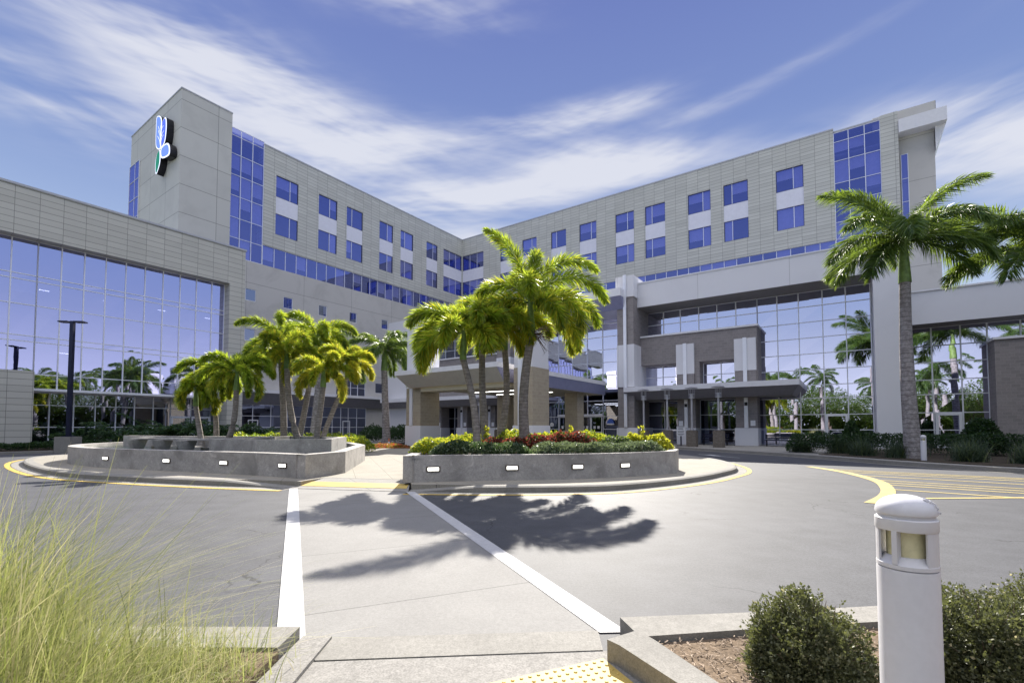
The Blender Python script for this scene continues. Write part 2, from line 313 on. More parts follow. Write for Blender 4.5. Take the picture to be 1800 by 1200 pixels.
# ------------------------------------------------------------------ mesh helpers
class MB:
    def __init__(s): s.v = []; s.f = []; s.mi = []; s.m = 0; s.smooth = []
        # s.m is the current material slot
    def add(s, verts, faces, smooth=False):
        o = len(s.v); s.v.extend([tuple(p) for p in verts])
        for f in faces: s.f.append([i + o for i in f]); s.mi.append(s.m); s.smooth.append(smooth)
    def box(s, x0, x1, y0, y1, z0, z1):
        if x0 > x1: x0, x1 = x1, x0
        if y0 > y1: y0, y1 = y1, y0
        if z0 > z1: z0, z1 = z1, z0
        s.add([(x0, y0, z0), (x1, y0, z0), (x1, y1, z0), (x0, y1, z0), (x0, y0, z1), (x1, y0, z1), (x1, y1, z1), (x0, y1, z1)],
              [(0, 3, 2, 1), (4, 5, 6, 7), (0, 1, 5, 4), (1, 2, 6, 5), (2, 3, 7, 6), (3, 0, 4, 7)])
    def obox(s, c, u, hx, hy, z0, z1, top=1.0):
        """box about c turned so its x runs along u; top scales the upper face"""
        ux = Vector((u[0], u[1])).normalized(); uy = Vector((-ux.y, ux.x)); P = []
        for z, k in ((z0, 1), (z1, top)):
            for a, b in ((-1, -1), (1, -1), (1, 1), (-1, 1)):
                q = Vector(c[:2]) + ux*hx*a*k + uy*hy*b*k; P.append((q.x, q.y, z))
        s.add(P, [(0, 3, 2, 1), (4, 5, 6, 7), (0, 1, 5, 4), (1, 2, 6, 5), (2, 3, 7, 6), (3, 0, 4, 7)])
    def prism(s, pts, z0, z1, bottom=False):
        n = len(pts)
        ar = sum(pts[i][0]*pts[(i+1) % n][1] - pts[(i+1) % n][0]*pts[i][1] for i in range(n))
        if ar < 0: pts = pts[::-1]
        V = [(p[0], p[1], z0) for p in pts] + [(p[0], p[1], z1) for p in pts]
        F = [list(range(n, 2*n))] + [(i, (i+1) % n, n+(i+1) % n, n+i) for i in range(n)]
        if bottom: F.append(list(range(n))[::-1])
        s.add(V, F)
    def sheet(s, pts, z):
        n = len(pts); ar = sum(pts[i][0]*pts[(i+1) % n][1] - pts[(i+1) % n][0]*pts[i][1] for i in range(n))
        if ar < 0: pts = pts[::-1]
        s.add([(p[0], p[1], z) for p in pts], [list(range(n))])
    def lathe(s, c, prof, n=24, cap=True, smooth=True):
        ring = lambda r, z: [(c[0]+r*math.cos(2*math.pi*i/n), c[1]+r*math.sin(2*math.pi*i/n), z) for i in range(n)]
        k = 0
        while k < len(prof)-1:               # keep sharp profile corners sharp
            e = k+1
            while e < len(prof)-1:
                a = math.atan2(prof[e][1]-prof[e-1][1], prof[e][0]-prof[e-1][0]); b = math.atan2(prof[e+1][1]-prof[e][1], prof[e+1][0]-prof[e][0])
                if abs((b-a+math.pi) % (2*math.pi)-math.pi) > .5: break
                e += 1
            V = []; F = []
            for q in range(k, e+1): V += ring(*prof[q])
            for q in range(e-k):
                for i in range(n): j = (i+1) % n; F.append((q*n+i, q*n+j, (q+1)*n+j, (q+1)*n+i))
            s.add(V, F, smooth); k = e
        if cap:
            s.add(ring(*prof[0])[::-1], [list(range(n))]); s.add(ring(*prof[-1]), [list(range(n))])
    def tube(s, path, radii, n=8, smooth=True):
        P = [Vector(p) for p in path]; V = []; F = []
        if not hasattr(radii, '__len__'): radii = [radii]*len(P)
        for k, p in enumerate(P):
            d = (P[min(k+1, len(P)-1)] - P[max(k-1, 0)]).normalized()
            a = d.cross(Vector((0, 0, 1))); a = Vector((1, 0, 0)) if a.length < .2 else a.normalized()
            b = d.cross(a).normalized()
            if abs(d.z) > .97: a = Vector((1, 0, 0)); b = Vector((0, 1, 0)) if d.z > 0 else Vector((0, -1, 0))
            for i in range(n):
                t = 2*math.pi*i/n; q = p + (a*math.cos(t) + b*math.sin(t))*radii[k]; V.append(q[:])
        for k in range(len(P)-1):
            for i in range(n):
                j = (i+1) % n; F.append((k*n+i, k*n+j, (k+1)*n+j, (k+1)*n+i))
        s.add(V, F, smooth); s.add([V[i] for i in range(n)], [list(range(n))]); s.add([V[(len(P)-1)*n+i] for i in range(n)], [list(range(n))])
    def build(s, name, mats, parent=None, off=(0, 0, 0)):
        if not isinstance(mats, (list, tuple)): mats = [mats]
        me = bpy.data.meshes.new(name)
        me.from_pydata([(x-off[0], y-off[1], z-off[2]) for x, y, z in s.v], [], s.f)
        for m in mats: me.materials.append(M[m] if isinstance(m, str) else m)
        me.polygons.foreach_set('material_index', s.mi); me.polygons.foreach_set('use_smooth', s.smooth)
        me.update()
        o = bpy.data.objects.new(name, me); COL.objects.link(o)
        if parent: o.parent = parent
        return o
def np_mesh(name, V, nper, mats, parent=None, mi=None, loc=(0, 0, 0), faces=None):
    """V: (k, nper, 3) separate polygons"""
    k = V.shape[0]; me = bpy.data.meshes.new(name)
    me.vertices.add(k*nper); me.vertices.foreach_set('co', V.astype(np.float32).ravel())
    me.loops.add(k*nper); me.loops.foreach_set('vertex_index', np.arange(k*nper, dtype=np.int32))
    me.polygons.add(k); me.polygons.foreach_set('loop_start', np.arange(k, dtype=np.int32)*nper)
    me.polygons.foreach_set('loop_total', np.full(k, nper, dtype=np.int32))
    for m in (mats if isinstance(mats, (list, tuple)) else [mats]): me.materials.append(M[m])
    if mi is not None: me.polygons.foreach_set('material_index', np.asarray(mi, dtype=np.int32))
    me.update(calc_edges=True)
    o = bpy.data.objects.new(name, me); COL.objects.link(o); o.location = loc
    if parent: o.parent = parent
    return o
def tag(o, label, cat, group=None):
    o['label'] = label; o['category'] = cat
    if group: o['group'] = group
    return o
def struct(o, kind='structure', label=None, cat=None):
    o['kind'] = kind
    if label: o['label'] = label
    if cat: o['category'] = cat
    return o
def empty(name, loc=(0, 0, 0), rz=0, label=None, cat=None, group=None):
    o = bpy.data.objects.new(name, None); COL.objects.link(o); o.location = loc; o.rotation_euler = (0, 0, rz); o.empty_display_size = .3
    if label: tag(o, label, cat, group)
    return o
def copy_tree(o, parent=None):
    c = o.copy(); COL.objects.link(c); c.parent = parent
    for ch in list(o.children): copy_tree(ch, c)
    return c
def smooth_line(P, k=6, closed=False):
    out = []; n = len(P); rngi = range(n if closed else n-1)
    g = lambda i: P[i % n] if closed else P[max(0, min(n-1, i))]
    for i in rngi:
        p0, p1, p2, p3 = g(i-1), g(i), g(i+1), g(i+2)
        for j in range(k):
            t = j/k
            out.append(tuple(.5*((2*p1[d]) + (-p0[d]+p2[d])*t + (2*p0[d]-5*p1[d]+4*p2[d]-p3[d])*t*t + (-p0[d]+3*p1[d]-3*p2[d]+p3[d])*t**3) for d in range(2)))
    if not closed: out.append(P[-1])
    return out
def offset_line(L, d, closed=False):
    out = []; n = len(L)
    for i in range(n):
        a = L[(i-1) % n] if closed else L[max(i-1, 0)]; b = L[(i+1) % n] if closed else L[min(i+1, n-1)]
        t = Vector((b[0]-a[0], b[1]-a[1])).normalized(); out.append((L[i][0]-t.y*d, L[i][1]+t.x*d))
    return out
def band(mb, L, d0, d1, z0, z1, closed=False, flat=False):
    A = offset_line(L, d0, closed); B = offset_line(L, d1, closed); n = len(L)
    V = [(p[0], p[1], z1) for p in A] + [(p[0], p[1], z1) for p in B] + [(p[0], p[1], z0) for p in A] + [(p[0], p[1], z0) for p in B]
    F = []
    for i in range(n if closed else n-1):
        j = (i+1) % n; F.append((i, j, n+j, n+i))
        if not flat: F.append((2*n+i, 2*n+j, j, i)); F.append((n+i, n+j, 3*n+j, 3*n+i))
    if not flat and not closed: F.append((0, n, 3*n, 2*n)); F.append((n-1, 2*n-1, 4*n-1, 3*n-1))
    mb.add(V, F)

# ------------------------------------------------------------------ building frame: x = s (away right), y = t (away left)
ANG = R(90-35.2)
AX = (math.cos(ANG), math.sin(ANG)); BX = (-math.sin(ANG), math.cos(ANG))
def W(s, t): return (s*AX[0]+t*BX[0], s*AX[1]+t*BX[1])
class Bld:
    def __init__(s, name, s0, t0, label, cat):
        x, y = W(s0, t0); s.off = (s0, t0, 0); s.root = empty(name, (x, y, 0), ANG, label, cat)
    def part(s, mb, name, mats, parent=None): return mb.build(name, mats, parent or s.root, s.off)
def P3(ax, c, u, d, z):
    """ax 'S': wall plane s=c, u runs in t, d metres behind the face; ax 'T': plane t=c, u runs in s"""
    return (c+d, u, z) if ax == 'S' else (u, c+d, z)
def pbox(mb, ax, c, u0, u1, d0, d1, z0, z1):
    a = P3(ax, c, u0, d0, z0); b = P3(ax, c, u1, d1, z1); mb.box(a[0], b[0], a[1], b[1], a[2], b[2])
def wall_sheet(mb, ax, c, u0, u1, z0, z1, holes, dep=.22):
    us = sorted({u0, u1} | {h[0] for h in holes} | {h[1] for h in holes}); zs = sorted({z0, z1} | {h[2] for h in holes} | {h[3] for h in holes})
    for i in range(len(us)-1):
        for j in range(len(zs)-1):
            um, zm = (us[i]+us[i+1])/2, (zs[j]+zs[j+1])/2
            if any(h[0] < um < h[1] and h[2] < zm < h[3] for h in holes): continue
            mb.add([P3(ax, c, us[i], 0, zs[j]), P3(ax, c, us[i+1], 0, zs[j]), P3(ax, c, us[i+1], 0, zs[j+1]), P3(ax, c, us[i], 0, zs[j+1])],
                   [(0, 1, 2, 3) if ax == 'T' else (3, 2, 1, 0)])
    for a, b, z_0, z_1 in holes:
        q = [(a, z_0), (b, z_0), (b, z_1), (a, z_1)]
        for k in range(4):
            (ua, za), (ub, zb) = q[k], q[(k+1) % 4]
            mb.add([P3(ax, c, ua, 0, za), P3(ax, c, ub, 0, zb), P3(ax, c, ub, dep, zb), P3(ax, c, ua, dep, za)], [(0, 1, 2, 3)])
def window(B, ax, c, u0, u1, z0, z1, mulls=(), rows=(), dep=.16, glass='glass_up', blind=None, fw=.06, frame='frame_dk', mul='mull', parent=None, name='window'):
    """frame > pane, blind"""
    mb = MB()
    for a, b in ((u0, u0+fw), (u1-fw, u1)): pbox(mb, ax, c, a, b, dep-.05, dep+.05, z0, z1)
    for a, b in ((z0, z0+fw), (z1-fw, z1)): pbox(mb, ax, c, u0+fw, u1-fw, dep-.05, dep+.05, a, b)
    mb.m = 1
    for u in mulls: pbox(mb, ax, c, u-.035, u+.035, dep-.045, dep+.045, z0+fw, z1-fw)
    for z in rows: pbox(mb, ax, c, u0+fw, u1-fw, dep-.04, dep+.04, z-.03, z+.03)
    fr = B.part(mb, name, [frame, mul], parent)
    g = MB(); q = [P3(ax, c, u, dep, z) for u, z in ((u0+fw, z0+fw), (u1-fw, z0+fw), (u1-fw, z1-fw), (u0+fw, z1-fw))]
    g.add(q, [(0, 1, 2, 3) if ax == 'T' else (3, 2, 1, 0)]); B.part(g, 'pane', [glass], fr)
    if blind:
        bl = MB(); es = [u0+fw] + sorted(mulls) + [u1-fw]
        for i in range(len(es)-1):
            k = blind[i % len(blind)]
            if k > 0: pbox(bl, ax, c, es[i]+.03, es[i+1]-.03, dep+.12, dep+.14, z1-fw-(z1-z0)*k, z1-fw)
        if bl.v: B.part(bl, 'blind', ['blind'], fr)
    return fr
def curtain(B, ax, c, us, zs, glass, w=.07, out=.05, skipz=(), name='curtain_wall', blinds=0):
    """mullion grid > glass, blind"""
    mb = MB(); u0, u1, z0, z1 = min(us), max(us), min(zs), max(zs)
    for u in us: pbox(mb, ax, c, u-w/2, u+w/2, -out, .08, z0, z1)
    su = sorted(us)
    for z in zs:
        for i in range(len(su)-1): pbox(mb, ax, c, su[i]+w/2, su[i+1]-w/2, -out*.7, .07, z-w*.4, z+w*.4)
    fr = B.part(mb, name, ['mull'])
    g = MB()
    for i in range(len(su)-1):                      # every pane hangs a hair out of plane, as real glazing does
        jy = rng.normal(0, .005); jz = rng.normal(0, .003); zz = sorted(zs)
        for j in range(len(zz)-1):
            e = [rng.normal(0, .002) for _ in range(4)]
            q = [P3(ax, c, su[i], .01+e[0], zz[j]), P3(ax, c, su[i+1], .01+jy+e[1], zz[j]), P3(ax, c, su[i+1], .01+jy+jz+e[2], zz[j+1]), P3(ax, c, su[i], .01+jz+e[3], zz[j+1])]
            g.add(q, [(0, 1, 2, 3) if ax == 'T' else (3, 2, 1, 0)])
    B.part(g, 'glass', [glass], fr)
    if blinds:
        bl = MB(); zz = sorted(zs)
        for i in range(len(su)-1):
            for j in range(len(zz)-1):
                if zz[j+1]-zz[j] > 1.2 and rng.random() < blinds:
                    pbox(bl, ax, c, su[i]+.06, su[i+1]-.06, .18, .2, zz[j+1]-(zz[j+1]-zz[j])*rng.choice([.5, .7, .97]), zz[j+1]-.03)
        if bl.v: B.part(bl, 'blind', ['blind'], fr)
    return fr
# ================================================================== GROUND, ROADS, PAVEMENTS
def setting():
    g = MB(); g.sheet([(-1500, -1500), (1500, -1500), (1500, 1500), (-1500, 1500)], -.02); struct(g.build('ground', 'ground'))
    g = MB(); g.sheet([(-60, -45), (90, -45), (90, 60), (-60, 60)], 0); struct(g.build('road', 'asphalt'))
    g = MB(); g.sheet([(-1.45, 3.39), (.64, 3.54), (-2.46, 11.2), (-5.24, 11.75)], .004); struct(g.build('crosswalk', 'cross'))
    for i, (p, q) in enumerate((((-1.65, 3.39), (-5.44, 11.7)), ((.64, 3.53), (-2.46, 11.08)))):
        a, b = p, q; w = .205
        g = MB(); g.sheet([a, (a[0]+w, a[1]+.01), (b[0]+w, b[1]+.02), b], .009)
        struct(g.build('crosswalk_line', 'white_line'))
    # --- island
    L = [(-5.35, 11.72), (-6.4, 11.98), (-8.13, 12.45), (-10.11, 13.09), (-13.0, 14.2), (-15.75, 15.95), (-19.0, 18.6), (-21.3, 21.0), (-22.3, 23.0)]
    back = [(-21.6, 25.6), (-18.0, 28.4), (-10, 30.5), (-2, 30.0), (4.5, 27.6)]
    Rr = [(8.0, 24.2), (8.75, 21.0), (8.35, 18.1), (7.55, 16.1), (6.5, 14.7), (5.1, 13.2), (3.4, 11.9), (1.93, 11.2), (-.26, 10.98), (-2.4, 11.1)]
    outer = smooth_line(L + back + Rr, 5)
    core = offset_line(outer, -.27)
    notch = [(-2.65, 12.35), (-5.05, 12.85)]
    g = MB(); g.prism(core + notch, -.01, .147); struct(g.build('island_pavement', 'paver'))
    g = MB(); n = len(outer); k0 = 7; 
    A = outer; B = offset_line(outer, -.06); C = offset_line(outer, -.30)
    V = []; F = []
    for i, p in enumerate(A):
        d0 = min(1, math.dist(p, A[0])/2.2); d1 = min(1, math.dist(p, A[-1])/1.6); h = .02 + .13*min(d0, d1)
        V += [(p[0], p[1], -.01), (p[0], p[1], h-.03), (B[i][0], B[i][1], h), (C[i][0], C[i][1], max(h, .02)), (C[i][0], C[i][1], -.01)]
    for i in range(n-1):
        for j in range(4): F.append((5*i+j, 5*i+j+1, 5*i+5+j+1, 5*i+5+j))
    g.add(V, F); struct(g.build('island_kerb', 'concrete'))
    g = MB()
    g.add([(-5.35, 11.72, .012), (-2.4, 11.08, .012), (-2.62, 12.4, .15), (-5.05, 12.9, .15)], [(0, 1, 2, 3)])
    struct(g.build('kerb_ramp', 'walk'))
    g = MB(); g.add([(-5.28, 11.95, .045), (-2.5, 11.36, .047), (-2.56, 11.86, .10), (-5.18, 12.42, .10)], [(0, 1, 2, 3)]); struct(g.build('tactile_strip', 'tactile'))
    gut = [p for p in outer]
    g = MB(); band(g, gut[:44], .0, .33, 0, .004, flat=True); band(g, gut[52:], .0, .3, 0, .004, flat=True); struct(g.build('gutter', 'concrete'))
    g = MB(); band(g, gut[:46], .36, .52, 0, .008, flat=True); struct(g.build('yellow_edge_line', 'yellow_line'))
    g = MB(); band(g, gut[60:], .32, .46, 0, .008, flat=True); struct(g.build('yellow_edge_line', 'yellow_line'))
    # --- right hatch
    cv = smooth_line([(11.3, 18.2), (11.09, 16.08), (10.25, 13.5), (9.2, 11.75), (8.15, 10.45), (7.1, 9.45)], 6)
    g = MB(); band(g, cv, -.14, .14, 0, .008, flat=True)
    hl = [((11.2, 17.2), (15.6, 13.4)), ((10.75, 14.9), (15.4, 10.7)), ((10.3, 13.6), (14.2, 10.1)), ((9.7, 12.5), (12.6, 10.0)), ((9.1, 11.6), (10.9, 10.05)), ((11.0, 16.0), (16, 11.7)), ((10.0, 13.0), (13.4, 10.05)), ((11.15, 16.6), (16.5, 12.2))]
    for a, b in hl: band(g, [a, b], -.06, .06, 0, .007, flat=True)
    band(g, [(7.9, 10.05), (18, 10.5)], -.07, .07, 0, .009, flat=True)
    struct(g.build('hatch_marking', 'pale_yellow'))
    g = MB(); band(g, [(10.3, 26.4), (11.1, 23.3)], -.06, .06, 0, .008, flat=True); band(g, [(10.62, 26.0), (10.72, 24.9)], -.2, .2, 0, .0075, flat=True)
    struct(g.build('lane_arrow', 'white_line'))
    # --- far pavements by the buildings
    rk = smooth_line([W(33.2, 40), W(33.3, 30), W(33.4, 18), W(33.4, 11), (10.9, 33.6), (12.7, 28.9), (13.9, 25.5), (14.65, 22.3), (15.15, 19.6), (15.55, 17.9), (16.6, 15.5), (18.6, 12.5), (22, 9.3), (28, 6), (40, 3)], 5)
    poly = rk + [W(41.5, -55), W(41.5, 47), W(34, 47)]
    g = MB(); g.prism(poly, -.01, .14); struct(g.build('pavement', 'walk'))
    g = MB(); band(g, rk, -.02, .17, -.01, .15); struct(g.build('kerb', 'concrete'))
    g = MB(); band(g, rk, -.30, -.02, 0, .006, flat=True); struct(g.build('gutter', 'concrete'))
    lk = smooth_line([(-34, 16), (-31, 21), (-28.3, 25.0), (-25.3, 28.9), (-21.6, 33.5), (-17, 37.6), (-9, 43), W(33.2, 47)], 5)
    g = MB(); g.prism(lk + [W(62, 60), W(20, 60), W(-30, 60), (-60, 20)], -.01, .13); struct(g.build('pavement', 'walk'))
    g = MB(); band(g, lk, -.05, .17, -.01, .145); struct(g.build('kerb', 'concrete'))
    # planting beds (soil)
    gb = MB(); bed = [p for p in offset_line(lk, .95)][:26] + [W(20, 43.6), W(-6, 43.6)]
    gb.prism(bed, .0, .17); struct(gb.build('planting_bed', 'soil'))
    gb = MB(); e = offset_line(rk, .85); e = [p for p in e if p[0] > 15.2 and p[1] < 27]
    gb.prism(e + [W(41, -50), W(41, -3.5)], .0, .17); struct(gb.build('planting_bed', 'soil'))
    # --- camera side: kerbs, ramp, beds
    g = MB(); g.prism([(-1.3, -6), (.98, -6), (.98, 2.9), (.62, 3.2), (-1.25, 3.05), (-1.3, 2.9)], -.01, .03); struct(g.build('pavement', 'ramp'))
    g = MB(); g.prism([(-1.24, 3.06), (.60, 3.2), (.62, 3.50), (-1.47, 3.37)], -.01, .036); struct(g.build('ramp_edge', 'concrete'))
    g = MB(); g.prism([(-30, 3.1), (-1.47, 3.05), (-1.47, 3.36), (-30, 3.42)], -.01, .12); struct(g.build('kerb', 'concrete'))
    g = MB(); g.prism([(-1.45, 3.37), (-1.25, 3.37), (-1.15, -6), (-1.45, -6)], -.005, .055); struct(g.build('ramp_edge', 'ramp'))
    g = MB(); g.prism([(.84, 3.18), (1.9, 3.34), (9, 4.2), (30, 9.0), (30, 9.3), (9, 4.5), (1.85, 3.60), (.78, 3.50)], -.01, .13); struct(g.build('kerb', 'concrete'))
    g = MB(); 
    P = [(.60, 3.06), (.83, 3.20), (.90, 3.05), (1.10, 2.50), (1.55, 1.3), (2.6, -3), (2.4, -3), (1.33, 1.3), (.89, 2.50), (.66, 2.98)]
    g.prism(P, -.01, .165); struct(g.build('kerb', 'concrete'))
    g = MB(); g.prism([(-30, -8), (-1.46, -8), (-1.46, 3.04), (-30, 3.09)], -.01, .10); struct(g.build('grass_bed_soil', 'dirt'))
    g = MB(); g.prism([(.86, 3.16), (1.1, 2.52), (1.56, 1.3), (2.6, -3), (30, -8), (30, 8.99), (9, 4.19), (1.9, 3.33)], -.01, .09); struct(g.build('mulch_bed', 'dirt'))
    # tactile panel with domes
    g = MB(); c = Vector((.58, 3.09)); u = Vector((-.925, -.38)).normalized(); v = Vector((.38, -.925)).normalized()
    q = [c, c+u*1.05, c+u*1.05+v*.9, c+v*.9]
    g.prism([(p.x, p.y) for p in q], .0, .034)
    for i in range(19):
        for j in range(16):
            p = c + u*(.03+i*.055) + v*(.03+j*.055)
            if p.y < 2.2: continue
            g.lathe((p.x, p.y), [(.0125, .034), (.0105, .038), (.007, .0405)], 8)
    struct(g.build('tactile_panel', 'tactile'))
    # mulch chips: uncountable litter
    n = 9000; P = np.stack([rng.uniform(.9, 4.2, n), rng.uniform(.8, 3.7, n), np.full(n, .095)], 1)
    ok = (P[:, 1] < 3.16 + (P[:, 0]-.86)*.15) & (P[:, 0] > 1.1 + (2.5-P[:, 1])*.42)
    P = P[ok]; n = len(P); a = rng.uniform(0, 6.28, n); L_ = rng.uniform(.008, .030, n); w_ = rng.uniform(.001, .004, n)
    d = np.stack([np.cos(a), np.sin(a), rng.uniform(-.25, .35, n)], 1)*L_[:, None]; s_ = np.stack([-np.sin(a), np.cos(a), rng.uniform(-.5, .5, n)], 1)*w_[:, None]
    P[:, 2] += rng.uniform(0, .018, n)
    o = np_mesh('mulch', np.stack([P-d-s_, P+d-s_, P+d+s_, P-d+s_], 1), 4, ['twig']); struct(o, 'stuff', 'brown shredded bark mulch under the near bushes', 'mulch')
setting()

# ================================================================== MAIN HOSPITAL BLOCK
def hospital():
    B = Bld('hospital_building', 20.31, 58, 'tall grey panelled hospital block with paired blue windows and a corner tower', 'building')
    T, S = 58.5, 66.7
    lw = [(31.1, 34.1, [33.0], 1), (37.05, 39.95, [38.8], 0), (41.5, 44.3, [42.45], 1), (47.4, 50.1, [49.0], 1), (51.65, 54.4, [52.6], 0), (57.44, 60.14, [59.1], 1), (61.66, 66.6, [63.3, 65], 0)]
    rw = [(3.73, 6.67, [4.8], 1), (9.84, 12.78, [11.75], 1), (14.4, 17.36, [15.4], 0), (20.5, 23.4, [22.4], 1), (25.08, 27.96, [26.1], 0), (31.1, 34.0, [32.0], 1), (36.4, 39.2, [38.2], 0), (42, 44.9, [43], 1), (47.0, 49.6, [48], 0), (53.4, 58.4, [55, 56.7], 1)]
    zs = (25.85, 28.55, 30.7, 33.45)
    m = MB()
    wall_sheet(m, 'T', T, 29.55, 66.7, 24.0, 36.55, [(a, b, zs[0], zs[3]) for a, b, _, _ in lw])
    wall_sheet(m, 'S', S, .67, 58.5, 23.4, 36.55, [(a, b, zs[0], zs[3]) for a, b, _, _ in rw])
    wall_sheet(m, 'S', S, -5.3, -3.72, 16, 36.55, [])
    m.box(29.55, 66.9, 58.75, 59.1, 36.0, 36.5); m.box(66.95, 67.3, .7, 58.7, 36.0, 36.5)
    m.box(29.55, 29.57, 58.5, 60, 24, 36.5)
    B.part(m, 'wall', ['clad'])
    m = MB(); m.box(29.5, 66.65, 58.44, 58.95, 36.55, 36.72); m.box(66.65, 67.1, .62, 58.9, 36.55, 36.72); B.part(m, 'coping', ['capm'])
    m = MB(); wall_sheet(m, 'T', T+.02, 20.4, 66.7, 5.95, 21.5, [(a, a+1.25, z, z+1.45) for a in (27.65, 32.35, 37.3, 42.2, 48.0, 54) for z in (16.7, 11.85)] + [(46.96, 48.4, 6.65, 8.2), (40.2, 45.1, 6.0, 8.5), (50.4, 56.5, 5.96, 13.3)])
    wall_sheet(m, 'S', S+.02, -8.5, 58.5, 0, 21.5, [])
    B.part(m, 'lower_wall', ['stucco'])
    # solid cores keep the rooms dark and cast the shadows
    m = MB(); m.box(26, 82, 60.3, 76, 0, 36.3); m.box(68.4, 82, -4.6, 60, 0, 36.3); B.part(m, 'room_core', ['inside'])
    m = MB(); m.box(25.7, 82, 58.9, 76.2, 36.31, 36.5); m.box(67, 82.2, -4.7, 58.8, 36.31, 36.5); B.part(m, 'roof', ['capm'])
    m = MB()
    for z in (24.1, 28.9, 33.6): m.box(26, 68.3, 58.8, 60.2, z-.25, z); m.box(67, 68.3, -3.6, 58.6, z-.25, z)
    B.part(m, 'floor_slab', ['inside2'])
    for ax, c, lst in (('T', T, lw), ('S', S, rw)):
        for a, b, mu, k in lst:
            bl = lambda: [random.choice([0, .45, .5, .6, .95]) for _ in range(3)]
            window(B, ax, c, a, b, zs[2], zs[3], mu, blind=bl()); window(B, ax, c, a, b, zs[0], zs[1], mu, blind=bl())
            p = MB(); pbox(p, ax, c, a, b, .09, .2, zs[1], zs[2]); B.part(p, 'spandrel_panel', ['span'])
    for a in (27.65, 32.35, 37.3, 42.2, 48.0, 54):
        for z in (16.7, 11.85): window(B, 'T', T, a, a+1.25, z, z+1.45, (), dep=.12, glass='glass_dk', frame='mull')
    window(B, 'T', T, 46.96, 48.4, 6.65, 8.2, (), dep=.12, glass='glass_dk', frame='mull')
    curtain(B, 'T', T+.1, [40.2, 41.4, 42.6, 43.8, 45.1], [6.0, 7.2, 8.5], 'glass_dk')
    curtain(B, 'T', T+.1, [50.4, 51.9, 53.4, 55, 56.5], [5.96, 7.2, 8.4, 9.6, 10.8, 12, 13.3], 'glass_dk')
    # ribbon windows and corner glass
    curtain(B, 'T', T+.12, [29.6+1.47*i for i in range(26)][:26], [21.5, 24.0], 'glass_up', out=.02, blinds=.5)
    curtain(B, 'S', S+.12, [.7+1.52*i for i in range(39)][:39], [21.5, 23.4], 'glass_up', out=.02, blinds=.4)
    curtain(B, 'T', T+.05, [25.55, 26.8, 28.15, 29.5], [21.5, 23.8, 26.2, 28.8, 31.3, 33.8, 36.0, 36.9], 'glass_up', blinds=.55)
    curtain(B, 'S', S+.05, [-3.72, -2.3, -.8, .62], [21.5, 23.4, 25.4, 27.75, 30.05, 32.7, 35.0, 36.1], 'glass_up', blinds=.5)
    m = MB()       # tower
    m.box(20.31, 25.5, 58, 73.2, 0, 38.1); B.part(m, 'tower', ['tower'])
    m = MB(); m.box(20.26, 25.55, 57.95, 73.25, 38.1, 38.24); B.part(m, 'coping', ['capm'])
    curtain(B, 'S', 20.22, [69.9, 71.3, 73.2], [20, 22.5, 24.8, 27.2, 29.6, 31.9, 34.1], 'glass_up', out=.03)
    # right end: raised parapet, projecting white canopy, beige end wall
    m = MB(); m.box(67.7, 78, -8.4, -5.3, 0, 35.6); B.part(m, 'end_wall', ['stucco'])
    m = MB(); m.box(67.7, 75, -8.6, -3.1, 35.6, 37.0); B.part(m, 'raised_parapet', ['stucco'])
    m = MB(); m.box(66.3, 76, -9.3, -5.32, 33.9, 35.35)
    m.add([(67.2, -9.3, 33.9), (76, -9.3, 33.9), (76, -8.41, 31.3), (67.2, -8.41, 31.3)], [(0, 1, 2, 3)]); m.add([(67.2, -9.3, 33.9), (67.2, -8.41, 31.3), (67.2, -8.41, 33.9)], [(0, 1, 2)])
    B.part(m, 'roof_canopy', ['whitep'])
    window(B, 'S', 67.55, -6.15, -5.5, 24, 31.9, (), rows=(26.5, 29.1), dep=.1, frame='mull')
    # ground floor glazing and the white ledge with the dark sloped canopy
    curtain(B, 'T', T-.1, [27.0, 28.74, 30.95, 33.07, 35.17, 37.38, 39.55, 40.9, 42.12, 43.57, 45.16], [.1, 1.5, 2.85, 4.25], 'glass_dk')
    m = MB(); wall_sheet(m, 'T', T-.08, 45.16, 50.2, 0, 4.4, []); B.part(m, 'ground_wall', ['stucco'])
    curtain(B, 'T', T-.1, [50.3, 51.7, 53.2, 54.8, 56.5, 58.5], [.1, 1.5, 2.85, 4.25], 'glass_dk')
    m = MB(); m.box(24, 60, 56.9, 58.6, 5.6, 5.97); B.part(m, 'ledge', ['whitep'])
    m = MB(); y0, y1 = 57.0, 57.9
    m.add([(24, y0, 5.6), (60, y0, 5.6), (60, y1, 4.3), (24, y1, 4.3)], [(3, 2, 1, 0)]); m.add([(24, y1, 4.3), (60, y1, 4.3), (60, 58.6, 4.3), (24, 58.6, 4.3)], [(3, 2, 1, 0)])
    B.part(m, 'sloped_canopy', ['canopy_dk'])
    for a in (28.2, 41.2):
        d = MB(); pbox(d, 'T', T-.16, a, a+.1, -.02, .05, .1, 2.4); pbox(d, 'T', T-.16, a+1.1, a+1.2, -.02, .05, .1, 2.4); pbox(d, 'T', T-.16, a+.1, a+1.1, -.02, .05, 2.28, 2.4); pbox(d, 'T', T-.16, a+.1, a+1.1, -.02, .05, .1, .3)
        dr = B.part(d, 'door', ['mull']); h = MB(); pbox(h, 'T', T-.22, a+.95, a+.98, -.03, .0, .95, 1.3); B.part(h, 'handle', ['lampmetal'], dr)
hospital()

